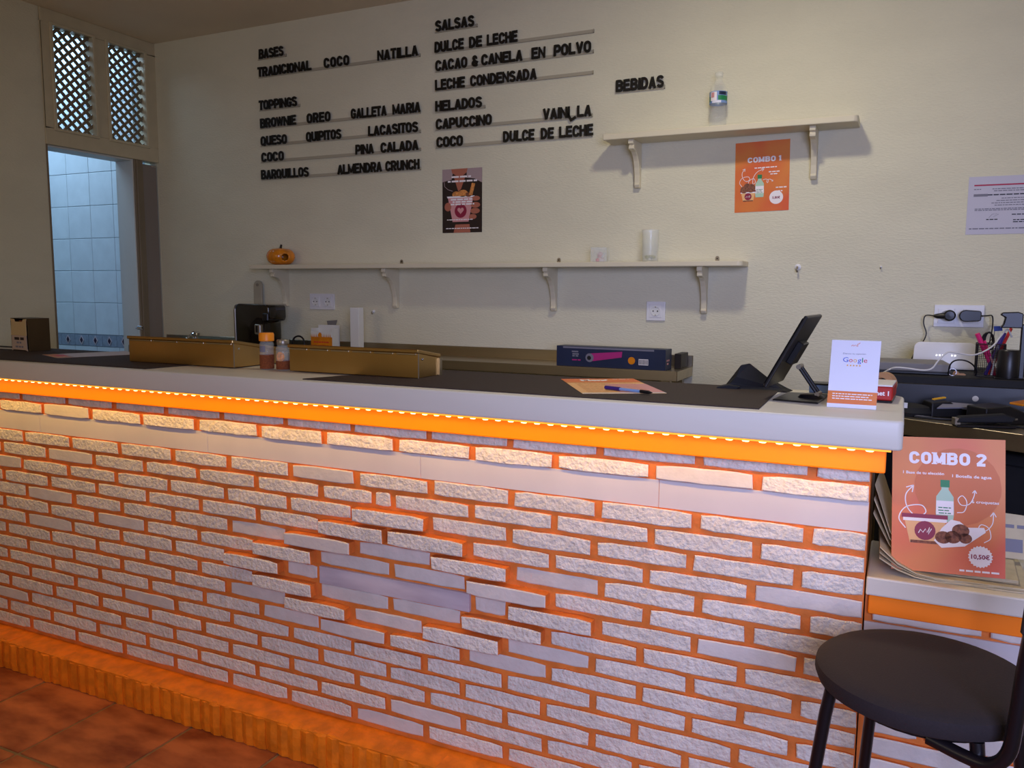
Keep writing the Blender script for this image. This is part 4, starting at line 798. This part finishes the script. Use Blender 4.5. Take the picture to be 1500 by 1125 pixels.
for i in range(4):
    c0 = [(-s_, -s_), (s_, -s_), (s_, s_), (-s_, s_)][i]; c1 = [(s_, -s_), (s_, s_), (-s_, s_), (-s_, -s_)][i]
    mb.tube([(c0[0], c0[1], .0), (c0[0], c0[1], .105)], .002, 5)
    for z in (.001, .104): mb.tube([(c0[0], c0[1], z), (c1[0], c1[1], z)], .0018, 5)
mb.build('wire_frame', 'mesh_', t)
mb = MB()
for i in range(4):
    c0 = V([(-s_, -s_, 0), (s_, -s_, 0), (s_, s_, 0), (-s_, s_, 0)][i]); c1 = V([(s_, -s_, 0), (s_, s_, 0), (-s_, s_, 0), (-s_, -s_, 0)][i])
    for k in range(1, 14): q = c0.lerp(c1, k/14); mb.tube([q, q+V((0, 0, .104))], .0006, 3, caps=False)
    for k in range(1, 18): mb.tube([c0+V((0, 0, .104*k/18)), c1+V((0, 0, .104*k/18))], .0006, 3, caps=False)
o = mb.build('wire_mesh', 'mesh_', t); o['kind'] = 'stuff'
B('cup_floor', 'mesh_', t, -s_, s_, -s_, s_, 0, .002)
def pen(label, x, y, tx, ty, ln, r, mats, tip='round'):
    p = thing('pen', label, 'pen', (2.492+x, 1.09+y, ZD+.004)); a = V((0, 0, 0)); b = V((tx-x, ty-y, ln)); c = a.lerp(b, .55)
    MB().tube([a, c], r, 8).build('barrel', mats[0], p, smooth=True); MB().tube([c, b], [r*1.25, r*1.15], 8).build('cap', mats[1], p, smooth=True)
pen('hot pink marker leaning left in the pen cup', .018, 0, -.042, -.02, .132, .0065, ('hotpink', 'hotpink')); pen('pink pen crossing the marker in the pen cup', .022, -.02, -.02, -.02, .11, .003, ('pink', 'hotpink'))
pen('purple marker leaning right in the pen cup', -.012, -.018, .036, .01, .135, .0055, ('purple', 'purple')); pen('red pen leaning right behind purple marker', .0, .01, .055, .02, .15, .004, ('red', 'red')); pen('pale pen standing in the middle of the pen cup', .005, -.026, .018, -.028, .1, .003, ('white', 'greyp'))
t = thing('cord_bundle', 'coiled black cord bundle stuck in the pen cup', 'cord', (2.483, 1.105, ZD+.09))
mb = MB()
for k in range(5): mb.tube([((.017-.0015*k)*math.cos(a)+.001*k, -.012+.005*k+.002*math.sin(3*a), .02+.03*math.sin(a)) for a in [2*math.pi*j/16 for j in range(17)]], .0028, 5)
mb.build('coil', 'cord', t, smooth=True)
t = thing('flag_strip', 'small blue flag sticking up behind the pen cup', 'flag', (2.500, 1.14, ZD)); MB().tube([(0, 0, 0), (.004, 0, .155)], .0015, 5).build('flag_stick', 'grey', t); MB().prism([(0, 0), (.024, .002), (.022, .018), (-.002, .016)], (.002, -.002, .142), (1, 0, 0), (0, 0, 1), (0, 1, 0), .001).build('flag_cloth', 'flagblue', t)
t = thing('scanner_stand', 'black device stand with a clamp head at the right frame edge', 'stand', (2.545, 1.02, ZD))
MB().lathe([(0, 0), (.03, 0), (.031, .004), (.031, .086), (.028, .09), (0, .09)], (-.008, 0, 0), 24).build('round_holder', 'black', t, smooth=True); B('post', 'black', t, .020, .036, .0, .02, 0, .17, .003)
MB().prism([(-.038, 0), (.022, .0), (.022, .045), (.008, .05), (-.034, .048), (-.040, .04), (-.026, .032), (-.030, .012)], (0, -.012, .158), (1, 0, 0), (0, 0, 1), (0, 1, 0), .03).build('clamp_head', 'black', t, .003)
B('base', 'black', t, -.045, .045, -.03, .035, 0, .004, .002)
t = thing('key_bunch', 'small bunch of keys on the cash drawer before the router', 'keys', (2.385, 1.02, ZD))
MB().lathe([(.010, -.001), (.012, -.001), (.012, .001), (.010, .001), (.010, -.001)], (0, 0, 0), 16, close=True).build('key_ring', 'chrome', t, loc=(0, 0, .013), rot=(math.pi/2, 0, 0))
for a in (-.3, .5, 1.1): MB().prism([(0, -.002), (.03, -.002), (.03, .002), (.012, .002), (.008, .008), (-.004, .008), (-.008, 0), (-.004, -.006)], (0, 0, .001+.002*a), (math.cos(a), math.sin(a)*.6, 0), (0, 0, 1), (-math.sin(a), math.cos(a), 0), .0015).build('key', 'tape', t, loc=(.008, 0, .006))
def cordthing(name, label, pts, r, m, n=5): return tag(MB().tube(spline(pts, n), r, 7).build(name, m, None, smooth=True), label, 'cord')
cordthing('charging_cable', 'white charging cable looping from the red box to the pen cup', [(2.16, .5, 1.19), (2.18, .75, 1.19), (2.197, .93, 1.19), (2.22, .93, 1.200), (2.255, .93, 1.199), (2.298, .93, 1.195), (2.323, .93, 1.202), (2.34, .93, 1.228), (2.363, .935, 1.253), (2.386, .94, 1.253), (2.432, .96, 1.246), (2.468, .99, 1.258), (2.494, 1.01, 1.278), (2.51, 1.02, 1.303), (2.53, 1.045, 1.325), (2.545, 1.06, 1.30)], .0026, 'cable')
t = thing('round_plug', 'round black plug in the left right-hand socket with a thin cord', 'plug', (2.385, 1.461, 1.356))
MB().lathe([(0, -.0), (.019, 0), (.02, .006), (.02, .03), (.015, .036), (0, .037)], (0, 0, 0), 20).build('plug_body', 'black', t, smooth=True, rot=(math.pi/2, 0, 0)); MB().tube([(0, -.022, 0), (-.04, -.022, -.003), (-.052, -.022, -.002)], [.014, .009, .004], 10).build('plug_neck', 'black', t, smooth=True)
MB().tube(spline([(-.05, -.022, -.002), (-.078, -.022, -.002), (-.083, -.022, -.03), (-.072, -.022, -.066), (-.081, -.03, -.097), (-.106, -.05, -.136), (-.12, -.08, -.17), (-.13, -.10, -.18)], 4), .0022, 6).build('plug_cord', 'cord', t, smooth=True)
t = thing('adapter_plug', 'long black adapter plug in the far right socket', 'plug', (2.452, 1.461, 1.356))
MB().prism([(a, b) for a, b in arc(0, 0, .021, 90, 270, 8)]+[(.045, -.018), (.049, -.014), (.049, .014), (.045, .018)], (-.016, 0, 0), (1, 0, 0), (0, 0, 1), (0, -1, 0), .04).build('adapter_body', 'black', t, .003, smooth=True); MB().tube(spline([(.033, -.02, 0), (.05, -.02, .001), (.068, -.02, 0), (.070, -.03, -.04), (.055, -.15, -.08), (.045, -.30, -.07), (.035, -.335, -.085)], 4), .0024, 6).build('adapter_cord', 'cord', t, smooth=True)
cordthing('thin_cable', 'short black cord arching from the keys to the pen cup', [(2.372, .99, ZD+.004), (2.374, .975, 1.21), (2.389, .97, 1.227), (2.417, .97, 1.227), (2.44, .985, 1.212), (2.452, 1.02, 1.19), (2.45, 1.04, ZD+.004)], .0024, 'cord')
# clutter on the steel table
def terminal(label, x, y, rz, L_, W_, H_, extra=None):
    t = thing('card_terminal', label, 'terminal', (x, y, ZS+.0005), rz)
    MB().prism([(-L_/2, 0), (L_/2, 0), (L_/2, H_*.5), (L_*.2, H_*.55), (-L_*.1, H_), (-L_/2, H_*.9)], (0, W_/2, 0), (1, 0, 0), (0, 0, 1), (0, -1, 0), W_).build('terminal_body', 'black', t, .004, seg=2)
    return t
t = terminal('black card terminal with a yellow tab on the steel table', 2.375, .885, math.radians(20), .13, .07, .05); MB().obox((-.035, -.01, .056), (.02, .008, .002), (-.002, .004, 0), (0, 0, .002)).build('yellow_tab', 'yellow', t)
MB().prism([(-.06, 0), (.05, .01), (.07, .03), (-.02, .045)], (0, -.06, .03), (1, 0, 0), (0, .9, .3), (0, -.3, .9), .004).build('grey_flap', 'greyp', t)
t = terminal('black card terminal with an orange roll window at the right edge', 2.52, .82, math.radians(35), .20, .08, .055); MB().obox((.06, .0, .058), (.03, 0, .004), (0, .025, 0), (0, 0, .003)).build('orange_window', 'pumpkin', t, .001); pg = Page(t, (-.08, -.042, 0), (1, 0, 0), (0, 0, 1), (0, -1, 0)); pg.dashes('maker_mark', [(.05, .09, .014)], .005, 'silver', 3)
t = thing('stapler', 'long black stapler lying along the front of the steel table', 'stapler', (2.455, .695, ZS+.0005), math.radians(18)); B('stapler_base', 'black', t, -.08, .08, -.018, .018, 0, .008, .003); MB().prism([(-.08, .012), (.07, .016), (.08, .03), (.05, .04), (-.07, .03)], (0, .015, 0), (1, 0, 0), (0, 0, 1), (0, -1, 0), .03).build('stapler_arm', 'matte', t, .004); B('hinge', 'silver', t, -.082, -.066, -.012, .012, .006, .026, .001)
t = thing('black_pouch', 'soft black pouch with a small white tag on the steel table', 'pouch', (2.27, .86, ZS+.0005), math.radians(-10)); MB().lathe([(0, 0), (.06, .0), (.066, .012), (.055, .028), (.02, .036), (0, .036)], (0, 0, 0), 16).build('pouch_body', 'matte', t, smooth=True); MB().obox((-.01, -.055, .034), (.007, 0, 0), (0, .002, .0), (0, 0, .008)).build('white_tag', 'white', t); t.scale = (1, .8, 1)
cordthing('tangled_cable', 'black cable snaking between the terminals on the steel table', [(2.28, .80, ZS+.004), (2.33, .79, ZS+.004), (2.40, .785, ZS+.004), (2.44, .77, ZS+.004), (2.52, .735, ZS+.004), (2.60, .70, ZS+.004), (2.66, .72, ZS+.004), (2.68, .80, ZS+.004), (2.72, .9, ZS+.004)], .0035, 'cord')
cordthing('grey_cable', 'pale thin cable lying left of the terminals on the steel table', [(2.25, .86, ZS+.004), (2.27, .825, ZS+.004), (2.30, .80, ZS+.006), (2.33, .80, ZS+.004)], .0025, 'greyp')

# ================================================================ LOW COUNTER: NEWSPAPERS AND POSTER
ZL = .8065
def newspaper(label, x, y, z, rz, W_, D_, folds, lift):
    t = thing('newspaper', label, 'newspaper', (x, y, z), rz)
    for k in range(folds):
        r = random.Random(k+int(x*100)); vs = []; n = 8
        for i in range(n+1):
            q = i/n; xx = -W_/2+W_*q; zz = .0035*k+lift*max(0, .35-q)**2*6*(1+.25*k)
            vs += [(xx, -D_/2+r.uniform(-.003, .003), zz), (xx, D_/2, zz), (xx, D_/2, zz+.003), (xx, -D_/2, zz+.003)]
        fs = []
        for i in range(n):
            for j in range(4): fs.append((4*i+j, 4*i+(j+1) % 4, 4*(i+1)+(j+1) % 4, 4*(i+1)+j))
        fs += [(0, 3, 2, 1), (4*n, 4*n+1, 4*n+2, 4*n+3)]
        MB().add(vs, fs).build('pages', 'news', t, smooth=True)
    return t
newspaper('folded newspaper lowest under the orange poster on low worktop', 2.36, .145, ZL, .03, .30, .24, 3, .05)
t = newspaper('curled newspaper on top of the lower one behind the orange poster', 2.345, .16, ZL+.0115, -.04, .29, .22, 3, .16)
t = thing('newspaper', 'newspaper standing half upright right of the orange poster', 'newspaper', (2.47, .20, ZL+.024), rot=(math.radians(-20), 0, .05)); MB().prism([(-.12, 0), (.075, 0), (.07, .10), (-.12, .11)], (0, 0, 0), (1, 0, 0), (0, 0, 1), (0, 1, 0), .006).build('pages', 'news', t, .001)
pg = Page(t, (-.12, -.0, 0), (1, 0, 0), (0, 0, 1), (0, -1, 0)); pg.rect('photo', .1, .16, .015, .045, 'greyp'); pg.dashes('headline', [(.09, .18, .07)], .008, 'greyp', 3)
uu = V((1, .05, .035)).normalized(); vv = V((-.03, .2, 1)); vv = (vv-uu*vv.dot(uu)).normalized()
t, p = sheet('combo_poster', 'large orange COMBO 2 poster leaning on newspapers over the low worktop', 'poster', (2.239, .030, .8215), uu, vv, .222, .297, 'porange', .001)
p.poly('tint_patch', arc(.13, .19, .085, 0, 350, 20), 'pmid', .0)
page_word(p, 'COMBO 2', .034, .238, .026, 'pwhite', .155, True)
p.text('printed_text', '1 Base de tu elección', .022, .2145, .0062, 'pwhite', .02, .082, .0002); p.text('printed_text', '1 Botella de agua', .120, .211, .0065, 'pwhite', .02, .076, .0002); p.text('printed_text', '6 croquetas', .158, .157, .0062, 'pwhite', .02, .052, .0002)
cup(p, .067, .062, 1.0); pbottle(p, .106, .112, 1.0, 1.15)
p.poly('printed_wrapper', [(.085, .07), (.10, .055), (.145, .062), (.185, .095), (.182, .105), (.15, .103), (.135, .115), (.118, .118), (.10, .098)], 'pwhite', .0007)
for (a, b, c) in ((.103, .078, .016), (.122, .08, .016), (.137, .095, .017), (.146, .079, .013)): p.disc('printed_croquette', a, b, c, 'choc', .001, c*.85)
curl(p, 'printed_arrow', .028, .093, .062, LOOP, .016); curl(p, 'printed_arrow', .130, .134, .034, [(0, 0), (.4, .1), (.55, .7), (.3, 1.1), (.05, .85), (.25, .5), (.7, .6), (.95, 1.1), (1.0, 1.5)], .008); curl(p, 'printed_arrow', .182, .073, .035, [(0, 0), (.35, .3), (.25, .9), (-.15, 1.1), (-.3, .8), (.1, .75), (.45, 1.2), (.5, 1.9)])
badge(p, .175, .042, .024, '10,50€', .0095); p.dashes('fine_print', [(.135, .215, .008)], .004, 'pwhite', 3, .0002)

# ================================================================ BAR STOOL
t = thing('bar_stool', 'black round padded bar stool with a tubular back in the right foreground', 'stool', (2.303, -.325, 0), math.radians(-19))
SZ = .755
MB().lathe([(0, SZ-.052), (.165, SZ-.05), (.182, SZ-.040), (.188, SZ-.024), (.186, SZ-.010), (.176, SZ-.002), (.15, SZ+.001), (0, SZ+.002)], (0, 0, 0), 56).build('seat', 'seat', t, smooth=True)
MB().lathe([(.10, SZ-.066), (.14, SZ-.066), (.14, SZ-.052), (.10, SZ-.052), (.10, SZ-.066)], (0, 0, 0), 32, close=True).build('seat_ring', 'tube', t, smooth=True)
for sx, sy in ((-1, -1), (-1, 1), (1, -1), (1, 1)):
    MB().tube([(sx*.121, sy*.118, SZ-.046), (sx*.127, sy*.123, .665), (sx*.138, sy*.132, .55), (sx*.185, sy*.175, .012)], .0115, 12).build('leg', 'tube', t, smooth=True); MB().lathe([(0, 0), (.014, 0), (.014, .014), (0, .014)], (sx*.185, sy*.175, 0), 12).build('foot_cap', 'black', t, smooth=True)
for z, q in ((.28, .158),): MB().tube([(q*math.cos(a)*1.30, q*math.sin(a)*1.28, z) for a in [2*math.pi*k/40 for k in range(41)]], .009, 10).build('foot_ring', 'tube', t, smooth=True)
for sy in (-1, 1): MB().tube(spline([(.05, sy*.128, SZ-.064), (.11, sy*.131, SZ-.072), (.147, sy*.134, SZ-.068), (.170, sy*.136, SZ-.038), (.177, sy*.137, SZ+.02), (.184, sy*.137, SZ+.12), (.200, sy*.135, SZ+.28)], 6), .0115, 12).build('back_rail', 'tube', t, smooth=True)
mb = MB(); vs = []
for i in range(13):
    a = -1+2*i/12; yy = a*.15; xx = .185+.02*(1-a*a)
    for (dx, z) in ((-.012, SZ+.16), (.010, SZ+.16), (.02, SZ+.29), (-.004, SZ+.29)): vs.append((xx+dx, yy, z))
fs = [(4*i+j, 4*i+(j+1) % 4, 4*i+4+(j+1) % 4, 4*i+4+j) for i in range(12) for j in range(4)]+[(0, 3, 2, 1), (48, 49, 50, 51)]
MB().add(vs, fs).build('backrest', 'seat', t, .005, smooth=True)
